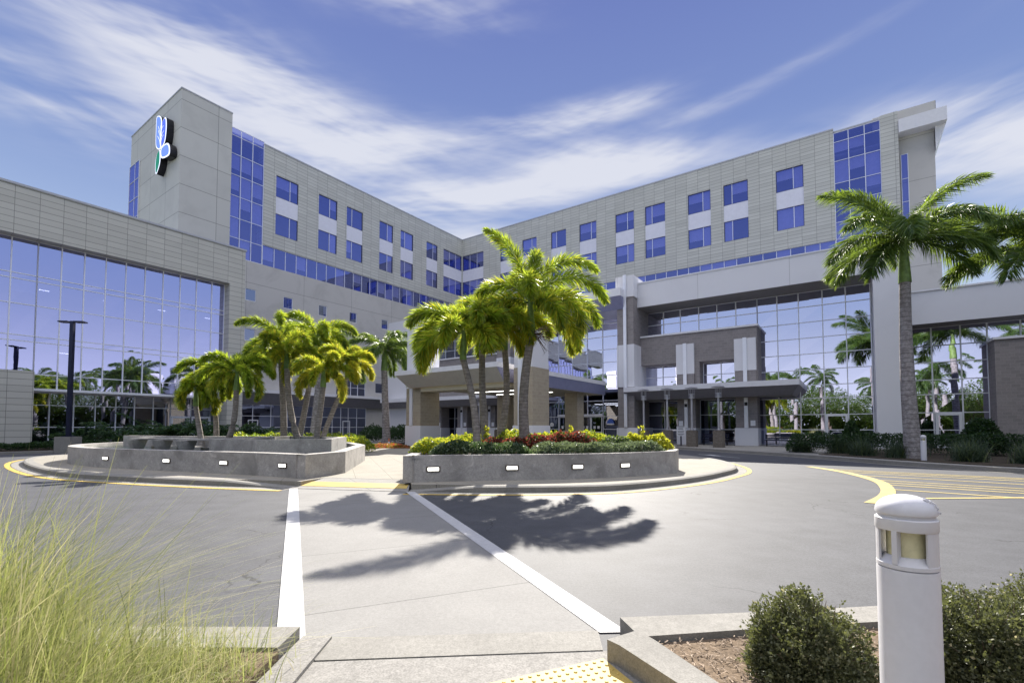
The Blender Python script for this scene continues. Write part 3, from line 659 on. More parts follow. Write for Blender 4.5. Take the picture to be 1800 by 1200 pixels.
# ================================================================== LEFT GLASS PAVILION
def pavilion():
    B = Bld('glass_pavilion', 5, 44, 'low pavilion on the left with a grey panelled fascia over a great blue glass wall', 'building')
    x0 = -14
    m = MB(); wall_sheet(m, 'T', 44, x0, 20.74, 14.1, 17.3, [])
    m.box(x0, 20.70, 44.02, 44.3, 14.1, 17.25); m.box(x0, 20.2, 44.3, 45.0, 14.1, 14.4)
    m.box(19.45, 20.74, 43.995, 46.5, 0, 14.1); m.box(20.5, 20.74, 44.3, 62, 14.1, 17.25); m.box(20.5, 20.74, 46.5, 58, 0, 14.1)
    m.box(5.7, 7.45, 43.99, 47, 0, 5.2)
    B.part(m, 'wall', ['clad2'])
    m = MB(); m.box(x0, 20.82, 43.93, 44.4, 17.3, 17.45); B.part(m, 'coping', ['capm'])
    m = MB(); m.box(x0, 20.4, 44.35, 62, 16.9, 17.1); B.part(m, 'roof', ['capm'])
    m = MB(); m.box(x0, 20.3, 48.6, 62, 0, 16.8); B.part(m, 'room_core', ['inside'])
    us = [19.42, 18.4, 17.2, 16.0, 14.8, 13.6, 12.38, 11.18, 9.97, 8.74, 7.54]
    lo = [6.28 - 1.2*i for i in range(0, 15)]
    curtain(B, 'T', 44.9, us, [4.1, 5.07, 7.25, 7.63, 9.72, 11.38, 11.75, 14.1], 'glass_pav', blinds=.28)
    curtain(B, 'T', 44.9, [7.54]+lo, [5.2, 7.25, 7.63, 9.72, 11.38, 11.75, 14.1], 'glass_pav', blinds=.3)
    m = MB(); m.box(7.45, 19.45, 44.6, 46.4, 3.95, 4.1); B.part(m, 'ledge', ['mull'])
    m = MB()
    for z in (9.6,): m.box(x0, 19.4, 45.2, 48.5, z-.3, z)
    m.box(x0, 19.4, 46.4, 48.5, 3.7, 3.95); B.part(m, 'floor_slab', ['inside2'])
    m = MB()
    for z in (11.3, 6.9):
        for s_ in np.arange(-10, 19, 3.6 if z > 9 else 4.8): m.box(s_, s_+.55, 47.0, 47.08, z, z+.03)
    B.part(m, 'ceiling_light', ['ceil_light'])
    curtain(B, 'T', 46.3, [7.5, 8.66, 9.96, 11.18, 12.41, 13.59, 14.84, 16.05, 19.11, 19.45], [.13, 1.5, 3.05, 3.94], 'glass_dk')
    curtain(B, 'T', 46.3, [16.05, 17.55, 19.11], [2.4, 3.05, 3.94], 'glass_dk')
    for a, b in ((16.1, 17.5), (17.6, 19.05)):
        d = MB()
        for u0, u1 in ((a, a+.12), (b-.12, b)): pbox(d, 'T', 46.2, u0, u1, -.03, .05, .13, 2.4)
        for z0, z1 in ((.13, .4), (2.25, 2.4)): pbox(d, 'T', 46.2, a+.12, b-.12, -.03, .05, z0, z1)
        dr = B.part(d, 'door', ['mull'])
        g = MB(); g.add([P3('T', 46.22, u, 0, z) for u, z in ((a+.12, .4), (b-.12, .4), (b-.12, 2.25), (a+.12, 2.25))], [(0, 1, 2, 3)]); B.part(g, 'pane', ['glass_dk'], dr)
        h = MB(); hx = b-.2 if a < 17 else a+.2; pbox(h, 'T', 46.1, hx-.02, hx+.02, -.03, .02, .8, 1.5); B.part(h, 'handle', ['lampmetal'], dr)
    curtain(B, 'T', 44.3, [5.7-1.2*i for i in range(5)][1:], [.13, 1.7, 3.4, 5.1], 'glass_dk')
pavilion()

# ================================================================== ENTRANCE HALL AND RIGHT ANNEX
def hall():
    B = Bld('entrance_hall', 38.3, -3, 'white and grey block entrance hall with tall glass bays in front of the hospital', 'building')
    sl = [-1.46, -.05, 1.33, 2.82, 4.22, 5.58]; su = [5.58, 7.1, 8.51, 9.93, 11.43, 12.85, 14.25]
    rows = [.15, 1.32, 2.42, 3.62, 4.57, 5.7, 6.87, 8.05, 9.22, 10.37, 11.47]
    curtain(B, 'S', 41, sl, rows, 'glass_pod'); curtain(B, 'S', 41, su, [9.1, 10.37, 11.47], 'glass_pod')
    curtain(B, 'S', 41.02, su, [.15, 1.32, 2.5, 3.72], 'glass_dk')
    for a, b, c in ((6.9, 9.45, 8.1), (11.2, 14.2, 12.7)): curtain(B, 'S', 40.2, [a, c, b], [4.8, 5.7, 6.65], 'glass_pod')
    m = MB(); m.box(38.3, 44, -3.0, 14.2, 11.48, 13.45); m.box(38.31, 41.4, -3.0, -1.52, 0, 11.47)
    B.part(m, 'white_wall', ['white']); m = MB(); m.box(38.3, 41.4, 41.2, 45.4, 0, 14.1); B.part(m, 'white_wall', ['white'])
    m = MB(); m.box(38.25, 38.6, -3.05, 14.25, 13.45, 13.55); B.part(m, 'coping', ['whitep'])
    m = MB(); m.sheet([(38.35, -1.5), (41, -1.5), (41, 14.2), (38.35, 14.2)], 11.474); B.part(m, 'soffit', ['soffit'])  # darker sheet below the white box, with the shade put into its colour
    # piers of block and white stone
    for t0, t1 in ((14.2, 15.6), (26.6, 28.2)):
        m = MB()
        m.box(37.4, 41, t0, t1, 8.3, 12.25); m.box(37.42, 41, t0, t1, 1.45, 4.8)
        m.m = 1; m.box(37.3, 41, t0-.08, t1+.08, 12.25, 14.0); m.box(37.35, 41, t0-.05, t1+.03, 4.8, 8.3); m.box(37.3, 41, t0-.3, t1+.08, 0.1, 1.45)
        m.m = 2; m.box(37.2, 37.3, t0+.55, t0+.8, 1.5, 14.1)
        B.part(m, 'pier', ['brick', 'white', 'mull'])
    # projecting block boxes with coping, pilasters and deep windows
    m = MB(); m.box(39, 41.2, 5.35, 14.2, 6.66, 9.0)
    for a, b in ((9.46, 9.82), (5.35, 5.45), (6.8, 6.9)): m.box(39.02, 41, a, b, 4.75, 6.66)
    B.part(m, 'block_wall', ['brick']); m = MB(); m.box(39, 41.2, 28.2, 41.2, 3.7, 9.0); B.part(m, 'block_wall', ['brick'])
    m = MB(); m.box(38.9, 41, 5.28, 14.2, 9.0, 9.14); B.part(m, 'coping', ['whitep']); m = MB(); m.box(38.9, 41, 28.2, 41.2, 9.0, 9.14); B.part(m, 'coping', ['whitep'])
    for a, b in ((9.82, 11.2), (5.42, 6.9)):
        m = MB(); m.box(38.8, 39.9, a, b, 5.72, 8.12); m.m = 1; m.box(38.84, 39.9, a+.02, b-.02, 4.7, 5.72); m.m = 2; m.box(38.7, 38.8, (a+b)/2-.13, (a+b)/2+.13, 4.75, 8.16)
        B.part(m, 'pilaster', ['white', 'brick', 'mull'])
    curtain(B, 'S', 41, [28.3+1.45*i for i in range(9)]+[41.2], [9.14, 10.37, 11.47, 12.4], 'glass_dk')
    m = MB(); m.box(38.3, 44, 28.2, 41.3, 12.4, 13.9); B.part(m, 'fascia', ['white'])
    # colonnade
    cols = [(9.8, 11.2), (5.42, 6.9), (29.6, 31.0), (33.4, 34.8), (37.2, 38.6)]
    for a, b in cols:
        m = MB(); m.box(39, 40.3, a, b, 1.44, 3.75); m.m = 1; m.box(38.9, 40.4, a-.03, b+.06, .12, 1.44); m.m = 2; m.box(38.88, 39, (a+b)/2-.12, (a+b)/2+.14, 1.45, 3.7)
        m.m = 3; m.box(38.80, 38.9, (a+b)/2-.1, (a+b)/2+.1, 3.1, 3.35)
        B.part(m, 'column', ['brick', 'white', 'mull', 'black'])
        n = MB(); k = a+.15 if a != 9.8 else b-.42; n.box(38.96, 38.998, k, k+.32, 1.6, 2.0); B.part(n, 'notice', ['sign_white'])
    curtain(B, 'S', 41.02, [28.3+1.45*i for i in range(12)], [.15, 1.32, 2.5, 3.72], 'glass_dk')
    curtain(B, 'S', 41.0, [15.7, 17.0, 18.55, 20.14, 21.75, 23.25, 24.6, 26.5], [3.95, 5.1, 6.3, 7.5, 8.7, 9.9, 11.1, 12.3], 'glass_pod')
    curtain(B, 'S', 41.02, [15.7, 17.0, 18.55], [.15, 1.32, 2.5, 3.95], 'glass_dk'); curtain(B, 'S', 41.02, [23.3, 24.6, 26.5], [.15, 1.32, 2.5, 3.95], 'glass_dk')
    curtain(B, 'S', 41.02, [18.55, 20.14, 21.75, 23.3], [2.62, 3.95], 'glass_dk')
    for i, (a, b) in enumerate(((18.62, 19.75), (19.78, 20.88), (20.92, 22.0), (22.03, 23.2))):
        d = MB()
        for u0, u1 in ((a, a+.08), (b-.08, b)): pbox(d, 'S', 40.9, u0, u1, -.03, .04, .15, 2.5)
        for z0, z1 in ((.15, .32), (1.0, 1.08), (2.42, 2.5)): pbox(d, 'S', 40.9, a+.08, b-.08, -.02, .04, z0, z1)
        dr = B.part(d, 'sliding_door', ['mull'])
        g = MB(); g.add([P3('S', 40.92, u, 0, z) for u, z in ((a+.08, .32), (b-.08, .32), (b-.08, 2.42), (a+.08, 2.42))], [(3, 2, 1, 0)]); B.part(g, 'pane', ['glass_dk'], dr)
        g = MB()
        for q in range(2):
            u = a+.25+q*.4; g.box(40.86, 40.875, u, u+.22, 1.35, 1.62)
        B.part(g, 'notice', ['sign_white'], dr)
    g = MB(); g.box(40.8, 40.98, 18.55, 23.3, 2.5, 2.72); g.m = 1; g.box(40.76, 40.8, 20.7, 21.1, 2.55, 2.66); B.part(g, 'door_header', ['mull', 'black'])
    # round and arched stickers in the side lights
    g = MB(); n = 20; g.add([(40.9, 24.0+.22*math.cos(6.283*i/n), 1.75+.22*math.sin(6.283*i/n)) for i in range(n)], [list(range(n))[::-1]]); B.part(g, 'round_notice', ['sign_white'])
    g = MB(); g.add([(40.9, 17.8+.33*math.cos(math.pi*i/12), 1.85+.45*math.sin(math.pi*i/12)) for i in range(13)], [list(range(13))[::-1]]); g.m = 1; g.box(40.89, 40.9, 17.45, 18.15, 1.72, 1.85); B.part(g, 'arched_notice', ['sign_blue', 'sign_white'])
    # eyebrow canopy high over the doors
    m = MB(); m.box(36.5, 41, 14.95, 27.5, 12.25, 12.9)
    m.m = 1; m.add([(36.55, 14.95, 12.25), (36.55, 27.5, 12.25), (37.3, 27.5, 11.3), (37.3, 14.95, 11.3)], [(0, 1, 2, 3)]); m.add([(37.3, 14.95, 11.3), (37.3, 27.5, 11.3), (41, 27.5, 11.5), (41, 14.95, 11.5)], [(0, 1, 2, 3)])
    m.add([(36.55, 14.96, 12.25), (37.3, 14.96, 11.3), (37.39, 14.96, 11.3), (37.39, 14.96, 12.25)], [(0, 1, 2, 3)])
    B.part(m, 'eyebrow', ['whitep', 'canopy_bl'])
    # walkway canopies: white band, dark tapered underside
    for t0, t1, s0 in ((2.6, 14.95, 37.0), (25.6, 45.2, 37.0)):
        m = MB(); m.box(s0, 41, t0, t1, 4.36, 4.74)
        m.m = 1; m.add([(s0+.03, t0+.03, 4.36), (s0+.03, t1, 4.36), (s0+.85, t1, 3.72), (s0+.85, t0+.5, 3.72)], [(0, 1, 2, 3)])
        m.add([(s0+.03, t0+.03, 4.36), (s0+.85, t0+.5, 3.72), (41, t0+.5, 3.72), (41, t0+.03, 4.36)], [(0, 1, 2, 3)])
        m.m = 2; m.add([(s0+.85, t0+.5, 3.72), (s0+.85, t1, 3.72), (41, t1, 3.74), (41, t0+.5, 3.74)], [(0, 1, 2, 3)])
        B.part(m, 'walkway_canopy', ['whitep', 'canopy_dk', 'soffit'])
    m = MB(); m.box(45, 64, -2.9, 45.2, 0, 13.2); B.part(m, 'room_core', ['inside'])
    m = MB(); m.box(41.2, 64, -2.95, 45.3, 13.2, 13.4); B.part(m, 'roof', ['capm'])
    m = MB(); m.box(41.3, 45, -2.9, 45.2, 8.2, 8.6); m.box(41.3, 45, 5.6, 45.2, 4.0, 4.4); B.part(m, 'floor_slab', ['inside2'])
    m = MB(); m.box(41.3, 45.2, -3.0, -2.7, 0, 13.2); m.box(41.3, 64, 45.1, 45.4, 0, 13.2); B.part(m, 'side_wall', ['white'])
    d = MB(); a, b = .0, 1.3
    for u0, u1 in ((a, a+.14), (b-.14, b)): pbox(d, 'S', 40.9, u0, u1, -.04, .05, .15, 2.42)
    for z0, z1 in ((.15, .42), (2.28, 2.42)): pbox(d, 'S', 40.9, a+.14, b-.14, -.04, .05, z0, z1)
    dr = B.part(d, 'door', ['mull']); h = MB(); pbox(h, 'S', 40.84, b-.2, b-.17, -.05, .0, 1.0, 1.3); B.part(h, 'handle', ['lampmetal'], dr)
    g = MB()
    for z, w in ((1.16, .55), (1.06, .7), (.98, .8)): pbox(g, 'S', 40.9, .65-w/2, .65+w/2, .03, .035, z, z+.045)
    B.part(g, 'door_lettering', ['sign_white'], dr)

    B = Bld('right_annex', 39.3, -3, 'lower white annex at the right edge with a glass wall and grey block bay', 'building')
    m = MB(); m.box(39.3, 44, -40, -3.03, 8.0, 10.05); B.part(m, 'fascia', ['white'])
    m = MB(); m.box(39.22, 39.6, -40, -3.03, 10.05, 10.15); B.part(m, 'coping', ['whitep'])
    m = MB(); m.sheet([(39.34, -40), (41.1, -40), (41.1, -3.05), (39.34, -3.05)], 7.994); B.part(m, 'soffit', ['soffit'])
    curtain(B, 'S', 41, [-3.05, -4.56, -5.96, -7.18, -8.64, -10.1, -11.6, -13.1, -14.6, -16], [6.79, 8.0], 'glass_pod')
    curtain(B, 'S', 41, [-3.05, -4.56, -5.96, -7.18], [.15, 1.32, 2.44, 3.62, 4.57, 5.7, 6.79], 'glass_pod')
    m = MB(); m.box(39.3, 41.2, -16, -7.18, 0, 6.66); B.part(m, 'block_wall', ['brick'])
    m = MB(); m.box(39.2, 41, -16.1, -7.1, 6.66, 6.8); B.part(m, 'coping', ['whitep'])
    m = MB(); m.box(44.5, 62, -40, -3.1, 0, 9.8); m.box(41.3, 44.5, -40, -16, 0, 9.8); B.part(m, 'room_core', ['inside'])
    m = MB(); m.box(39.7, 62, -40, -3.1, 9.8, 9.95); B.part(m, 'roof', ['capm'])
    d = MB(); a, b = -5.9, -4.62
    for u0, u1 in ((a, a+.16), (b-.16, b)): pbox(d, 'S', 40.9, u0, u1, -.04, .05, .15, 2.44)
    for z0, z1 in ((.15, .42), (2.26, 2.44)): pbox(d, 'S', 40.9, a+.16, b-.16, -.04, .05, z0, z1)
    dr = B.part(d, 'door', ['mull']); h = MB(); pbox(h, 'S', 40.84, b-.22, b-.18, -.05, .0, 1.0, 1.3); B.part(h, 'handle', ['lampmetal'], dr)
    g = MB()
    for z, w in ((.72, .45), (.62, .75), (.54, .7)): pbox(g, 'S', 40.9, -5.26-w/2, -5.26+w/2, .03, .035, z, z+.045)
    B.part(g, 'door_lettering', ['sign_white'], dr)
hall()

# ================================================================== PORTE-COCHERE
def porte():
    B = Bld('entrance_canopy', 22, 16.6, 'flat drop-off canopy on tall block pillars in front of the doors', 'canopy')
    s0, s1, t0, t1 = 22, 37.2, 16.6, 25.4
    m = MB(); m.box(s0, s1, t0, t1, 5.02, 5.32) ; B.part(m, 'roof_edge', ['whitep'])
    m = MB(); zb = 4.2
    m.add([(s0+.03, t0+.03, 5.02), (s0+.03, t1-.03, 5.02), (s0+.75, t1-.6, zb), (s0+.75, t0+.03, zb)], [(0, 1, 2, 3)])
    m.add([(s0+.03, t1-.03, 5.02), (s1, t1-.03, 5.02), (s1, t1-.6, zb), (s0+.75, t1-.6, zb)], [(0, 1, 2, 3)])
    m.m = 1; m.add([(s0+.03, t0+.03, 5.02), (s0+.75, t0+.03, zb), (s1, t0+.03, zb), (s1, t0+.03, 5.02)], [(0, 1, 2, 3)])
    B.part(m, 'fascia', ['canopy_lt', 'canopy_bl'])
    m = MB(); m.box(s0+.75, s1, t0+.05, t1-.62, zb-.0, zb+.04); m.box(s0+1.0, s0+2.4, t0+.1, t1-.9, zb-.28, zb-.002)
    B.part(m, 'soffit', ['soffit_w'])
    m = MB()
    for s_ in (25.5, 28.5, 31.5): m.box(s_, s_+.14, 18.5, 23.8, zb-.03, zb-.004)
    B.part(m, 'strip_light', ['ceil_light'])
    for (a, b, nm) in ((14.78, 16.1, 'right'), (23.9, 25.3, 'left')):
        for s_ in (23.0,):
            m = MB(); m.box(s_, s_+1.85, a, b, 1.6, 5.0 if nm == 'right' else 4.2)
            m.m = 1; m.box(s_-.05, s_+1.9, a-.05, b+.05, .1, 1.6); m.box(s_+.02, s_+1.83, a+.02, b-.02, 5.0 if nm == 'right' else 5.33, 8.5)
            m.m = 2; m.box(s_-.08, s_, (a+b)/2+.05, (a+b)/2+.32, 1.62, 8.55 if nm == 'right' else 4.2)
            B.part(m, 'pillar', ['brick2', 'white', 'mull'])
    for a in (17.2, 23.9): m = MB(); m.box(33.2, 34.3, a, a+1.1, .1, zb); B.part(m, 'pillar', ['brick2'])
porte()

# ================================================================== LOGO SIGN on the tower
def logo():
    D = {'petal_l': [(61.99, 36.18), (62.71, 36.21), (62.8, 34.77), (62.73, 33.11), (62.21, 32.44), (61.44, 32.15), (61.27, 32.6), (61.28, 34.05), (61.22, 35.32), (61.46, 35.81)],
         'petal_r': [(60.09, 35.27), (60.82, 35.24), (61.14, 34.72), (61.22, 33.54), (61.22, 32.5), (60.96, 32.21), (60.22, 32.55), (59.9, 33.46), (59.84, 34.47)],
         'petal_s': [(59.61, 32.23), (61.18, 32.2), (61.21, 31.29), (60.58, 30.86), (59.02, 30.67), (58.71, 31.08), (58.91, 31.77)],
         'leaf': [(61.58, 32.14), (62.27, 31.89), (62.72, 31.06), (62.62, 29.89), (62.3, 29.71), (61.63, 30.31), (61.35, 31.02), (61.41, 31.84)]}
    veins = [[(61.2, 32.25), (61.28, 33.24), (61.23, 34.19), (61.38, 34.81)], [(61.34, 32.94), (61.43, 33.62), (61.96, 34.46)], [(61.31, 32.61), (61.52, 33.16), (62.12, 33.87)],
             [(61.22, 33.94), (60.95, 34.33), (60.56, 34.51)], [(61.17, 33.36), (60.8, 33.71), (60.42, 33.89)], [(61.17, 32.88), (60.86, 33.25), (60.48, 33.44)], [(61.3, 33.73), (61.61, 34.33), (62.06, 34.98)]]
    x, y = W(20.31, 61); root = empty('logo_sign', (x, y, 33), ANG, 'illuminated blue and green flower emblem mounted on the tower wall', 'sign')
    off = (20.31, 61, 33)
    def prof(P, s0, s1, mb):
        n = len(P); V = [(s0, p[0], p[1]) for p in P] + [(s1, p[0], p[1]) for p in P]
        ar = sum(P[i][0]*P[(i+1) % n][1]-P[(i+1) % n][0]*P[i][1] for i in range(n))
        F = [list(range(n))[::-1] if ar > 0 else list(range(n))] + [(i, (i+1) % n, n+(i+1) % n, n+i) for i in range(n)]
        mb.add(V, F)
    body = MB(); rim = MB()
    for k, P in D.items():
        Q = smooth_line(P, 3, True); cx = sum(p[0] for p in Q)/len(Q); cz = sum(p[1] for p in Q)/len(Q)
        d = {'petal_l': 0, 'petal_r': .004, 'petal_s': .008, 'leaf': .012}[k]
        prof([(cx+(p[0]-cx)*1.0, cz+(p[1]-cz)*1.0) for p in Q], 19.62+d, 20.30, body)
        prof([(cx+(p[0]-cx)*.99, cz+(p[1]-cz)*.99) for p in Q], 19.58+d, 19.617+d, rim)
        ins = MB(); prof([(cx+(p[0]-cx)*(.80 if k != 'leaf' else .78), cz+(p[1]-cz)*(.93 if k in ('petal_l', 'petal_r', 'leaf') else .80)) for p in Q], 19.56+d, 19.579+d, ins)
        ins.build('leaf_face' if k == 'leaf' else 'petal_face', {'petal_l': 'logo_blue2', 'petal_r': 'logo_blue', 'petal_s': 'logo_blue2', 'leaf': 'logo_green'}[k], root, off)
    body.build('sign_body', 'black', root, off); rim.build('rim', 'logo_white', root, off)
    v = MB()
    for ln in veins:
        for i in range(len(ln)-1):
            a, b = Vector(ln[i]), Vector(ln[i+1]); d = (b-a).normalized(); n_ = Vector((-d.y, d.x))*(.045-.01*i)
            v.add([(19.545, *(a-n_)), (19.545, *(b-n_)), (19.545, *(b+n_)), (19.545, *(a+n_))], [(0, 1, 2, 3), (3, 2, 1, 0)])
    v.build('leaf_veins', 'logo_white', root, off)
logo()
# ================================================================== FOUNTAIN AND PLANTER
def step_light(parent, p, nrm, off):
    u = (-nrm[1], nrm[0]); m = MB(); c = (p[0]+nrm[0]*.012, p[1]+nrm[1]*.012)
    m.obox(c, u, .17, .012, .40, .53); f = m.build('step_light', 'fixture', parent, off)
    m = MB(); m.obox((p[0]+nrm[0]*.028, p[1]+nrm[1]*.028), u, .135, .008, .425, .505); m.build('lamp', 'lit', f, off)
def fountain():
    off = (-11, 17, .15); root = empty('fountain', off, 0, 'curved raised concrete fountain pool with tiered walls on the left of the island', 'fountain')
    front = smooth_line([(-19.3, 24.6), (-19.0, 22.0), (-18.1, 19.7), (-16.4, 17.7), (-14.1, 16.25), (-11.9, 15.3), (-9.5, 14.35), (-7.28, 13.5), (-5.4, 12.5)], 5)
    outline = front + [(-4.95, 14.2), (-6.0, 19.5), (-8, 23.5), (-12, 26.5), (-16, 27.2), (-18.4, 26.6)]
    m = MB(); band(m, outline, 0, .34, .14, .78, closed=True) if False else band(m, outline, -.0, -.34, .14, .78, closed=True)
    ar = sum(outline[i][0]*outline[(i+1) % len(outline)][1]-outline[(i+1) % len(outline)][0]*outline[i][1] for i in range(len(outline)))
    m = MB(); sg = 1 if ar > 0 else -1
    band(m, outline, 0, sg*.34, .14, .78, closed=True); m.build('basin_wall', 'wallcon', root, off)
    m = MB(); m.sheet(offset_line(outline, sg*.3, True), .66); m.build('water', 'water', root, off)
    # second tier: dark wall turning to a stained pale wall, with its own pool behind
    m = MB(); up = [(-10.0, 16.3), (-8.1, 15.35), (-6.5, 16.5), (-7.0, 19.3), (-10, 21.5)]
    band(m, up, 0, -.3, .6, 1.1, closed=True) ; m.build('upper_wall', 'wallcon', root, off)
    m = MB(); m.sheet(offset_line(up, .1, True), 1.02); m.build('water', 'water', root, off)
    m = MB(); ledge = [(-17.6, 21.6), (-14.5, 20.4), (-11.2, 19.6), (-9.9, 19.8)]
    band(m, ledge, 0, .35, .5, 1.12); m.build('back_wall', 'wallcon', root, off)
    for x, y in ((-14.6, 18.6), (-13.0, 17.75), (-11.6, 17.0)):
        m = MB(); u = (1, -.5)
        m.obox((x, y), u, .11, .15, .6, 1.02, 1.8); m.build('weir_pedestal', 'wallcon', root, off)
        m = MB(); m.obox((x+.3, y+.1), u, .66, .3, 1.03, 1.09); m.build('weir_slab', 'wallcon', root, off)
        m = MB(); m.obox((x+.7, y+.5), u, .42, .26, .62, .76); m.build('weir_step', 'wallcon', root, off)
    L = offset_line(front, 0)
    def along(pxlist):
        for x in pxlist:
            for i in range(len(front)-1):
                a, b = front[i], front[i+1]
                if a[0] <= x <= b[0]:
                    t = (x-a[0])/(b[0]-a[0]); p = (x, a[1]+(b[1]-a[1])*t); d = Vector((b[0]-a[0], b[1]-a[1])).normalized()
                    step_light(root, p, (d.y, -d.x) if True else 0, off); break
    along([-18.0, -13.6, -10.7, -8.4, -6.2])
fountain()

def planter():
    off = (1, 15, .15); root = empty('raised_planter', off, 0, 'curved raised concrete planter with small lit wall lights right of the walk', 'planter')
    front = smooth_line([(-2.67, 11.7), (-.7, 12.1), (1.4, 12.45), (3.3, 13.15), (4.85, 14.15)], 6)
    outline = front + [(5.3, 15.2), (5.4, 17.2), (4.4, 19.6), (1.8, 21.2), (-1.2, 20.6), (-2.9, 18.0)]
    m = MB(); band(m, outline, 0, .26, .14, .80, closed=True); m.build('wall', 'wallcon', root, off)
    m = MB(); m.sheet(offset_line(outline, .2, True), .72); m.build('soil', 'soil', root, off)
    for x in (-1.95, .0, 1.72, 3.08):
        for i in range(len(front)-1):
            a, b = front[i], front[i+1]
            if a[0] <= x <= b[0]:
                t = (x-a[0])/(b[0]-a[0]); d = Vector((b[0]-a[0], b[1]-a[1])).normalized()
                step_light(root, (x, a[1]+(b[1]-a[1])*t), (d.y, -d.x), off); break
planter()

# ================================================================== PLANTS
def unit(v): return v/np.maximum(np.linalg.norm(v, axis=-1, keepdims=True), 1e-9)
def kites(P, D, l, w, up=None, droop=0):
    """leaf quads from points P along D"""
    n = len(P); rnd = rng.normal(size=(n, 3)); s = unit(np.cross(D, rnd)) if up is None else unit(np.cross(D, up) + .35*rnd)
    l = np.broadcast_to(l, (n,))[:, None]; w = np.broadcast_to(w, (n,))[:, None]
    mid = P + D*l*.42; tip = P + D*l; tip = tip - np.array([0, 0, 1.])*l*droop
    return np.stack([P, mid + s*w, tip, mid - s*w], 1)
def hedge(name, path, w, H, n, ls, mats, label, cat, z0=.72, group=None, lumps=.3, probs=None, upward=.5, lw=.36, tp=.45):
    c = np.mean(np.array(path), 0); path = np.array(path, float); seg = np.linalg.norm(np.diff(path, axis=0), axis=1); cum = np.concatenate([[0], np.cumsum(seg)])
    u = rng.uniform(0, cum[-1], n); k = np.clip(np.searchsorted(cum, u)-1, 0, len(seg)-1); f = ((u-cum[k])/seg[k])[:, None]
    base = path[k]*(1-f) + path[k+1]*f; d = unit(path[k+1]-path[k]); nrm = np.stack([-d[:, 1], d[:, 0]], 1)
    v = rng.uniform(-1, 1, n); xy = base + nrm*(v*w)[:, None]
    ph = rng.uniform(0, 6, 8)
    lump = sum(np.sin(xy[:, 0]*fx + xy[:, 1]*fy + p) for fx, fy, p in ((2.3, 1.1, ph[0]), (-1.7, 3.1, ph[1]), (5.1, -3.3, ph[2]), (7.9, 6.1, ph[3])))/4
    endf = np.minimum(1, np.minimum(u, cum[-1]-u)/(w*.9)+.35)
    h = H*(1-.45*np.abs(v)**3)*(1+lumps*lump)*endf
    t = rng.uniform(0, 1, n)**tp
    xy = xy + rng.normal(0, .02, (n, 2)); z = z0 + h*t
    P = np.concatenate([xy, z[:, None]], 1) - np.array([c[0], c[1], z0])
    D = rng.normal(size=(n, 3)); D[:, :2] += (nrm*v[:, None])*1.2; D[:, 2] += upward*1.6; D = unit(D)
    l = ls*rng.uniform(.6, 1.3, n)
    mi = rng.choice(len(mats), n, p=probs) if len(mats) > 1 else None
    o = np_mesh(name, kites(P, D, l, l*lw), 4, mats, mi=mi, loc=(c[0], c[1], z0)); tag(o, label, cat, group); return o
hedge('hedge', [(-2.3, 13.0), (-2.1, 14.2), (-1.4, 15.2), (-.9, 16.4)], .5, .46, 9000, .075, ['hedge_y', 'hedge_g'], 'clipped golden green hedge at the left end of the raised planter', 'hedge', probs=[.6, .4])
hedge('groundcover', [(-2.15, 12.6), (-.6, 12.8), (.5, 12.98)], .42, .34, 9000, .06, ['hedge_s', 'hedge_d'], 'dark grey green groundcover along the left half of the planter front', 'shrub', probs=[.55, .45])
hedge('groundcover', [(.5, 12.98), (1.5, 13.2), (3.1, 13.8), (4.35, 14.6)], .45, .34, 12000, .06, ['hedge_s'], 'silvery green groundcover along the right half of the planter front', 'shrub')
hedge('croton_bed', [(-.9, 14.0), (.4, 14.2), (1.5, 14.3), (2.7, 14.6)], .45, .50, 8500, .085, ['hedge_r', 'hedge_d'], 'dark red croton plants in the middle of the raised planter', 'shrub', probs=[.72, .28], lumps=.4)
hedge('hedge', [(-.6, 15.6), (.8, 16.0), (2.2, 16.1), (3.4, 16.0)], .6, .58, 9000, .08, ['hedge_g', 'hedge_y'], 'pale green hedge behind the red crotons of the planter', 'hedge', probs=[.5, .5])
hedge('shrub', [(2.85, 14.8), (3.7, 15.1)], .42, .52, 4500, .07, ['hedge_s', 'hedge_g'], 'soft grey green shrub right of the red crotons', 'shrub', probs=[.7, .3])
hedge('hedge', [(3.7, 15.9), (4.4, 15.5), (4.85, 15.0)], .45, .50, 6500, .085, ['hedge_y'], 'bright yellow hedge at the right end of the raised planter', 'hedge')
hedge('hedge', [(-16.5, 27.0), (-12.6, 26.6), (-9.5, 26.0), (-7.6, 25.2)], .7, .80, 14000, .10, ['hedge_y', 'hedge_g'], 'clipped golden hedge curving behind the fountain', 'hedge', z0=.15, probs=[.5, .5])
hedge('hedge', [(-17, 28.5), (-12, 28.6), (-8.5, 27.6)], .7, .95, 9000, .10, ['hedge_g', 'hedge_y'], 'light green hedge under the small palms, behind the golden hedge', 'hedge', z0=.15, probs=[.7, .3])
hedge('flower_bed', [(-10.6, 32.6), (-8.6, 32.2), (-6.8, 31.4)], 1.0, .34, 7000, .085, ['flower', 'hedge_g'], 'low bed of orange red flowers beyond the golden hedge', 'flowers', z0=.0, probs=[.7, .3])
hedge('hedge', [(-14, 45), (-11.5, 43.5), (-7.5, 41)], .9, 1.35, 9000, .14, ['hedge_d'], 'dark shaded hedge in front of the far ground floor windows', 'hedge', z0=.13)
hedge('hedge', [(14.9, 25.9), (17.2, 24.8), (20.5, 23.2), (25, 20.8)], .55, 1.0, 16000, .09, ['hedge_d'], 'low dark hedge under the right hand glass wall', 'hedge', z0=.17, lumps=.08)
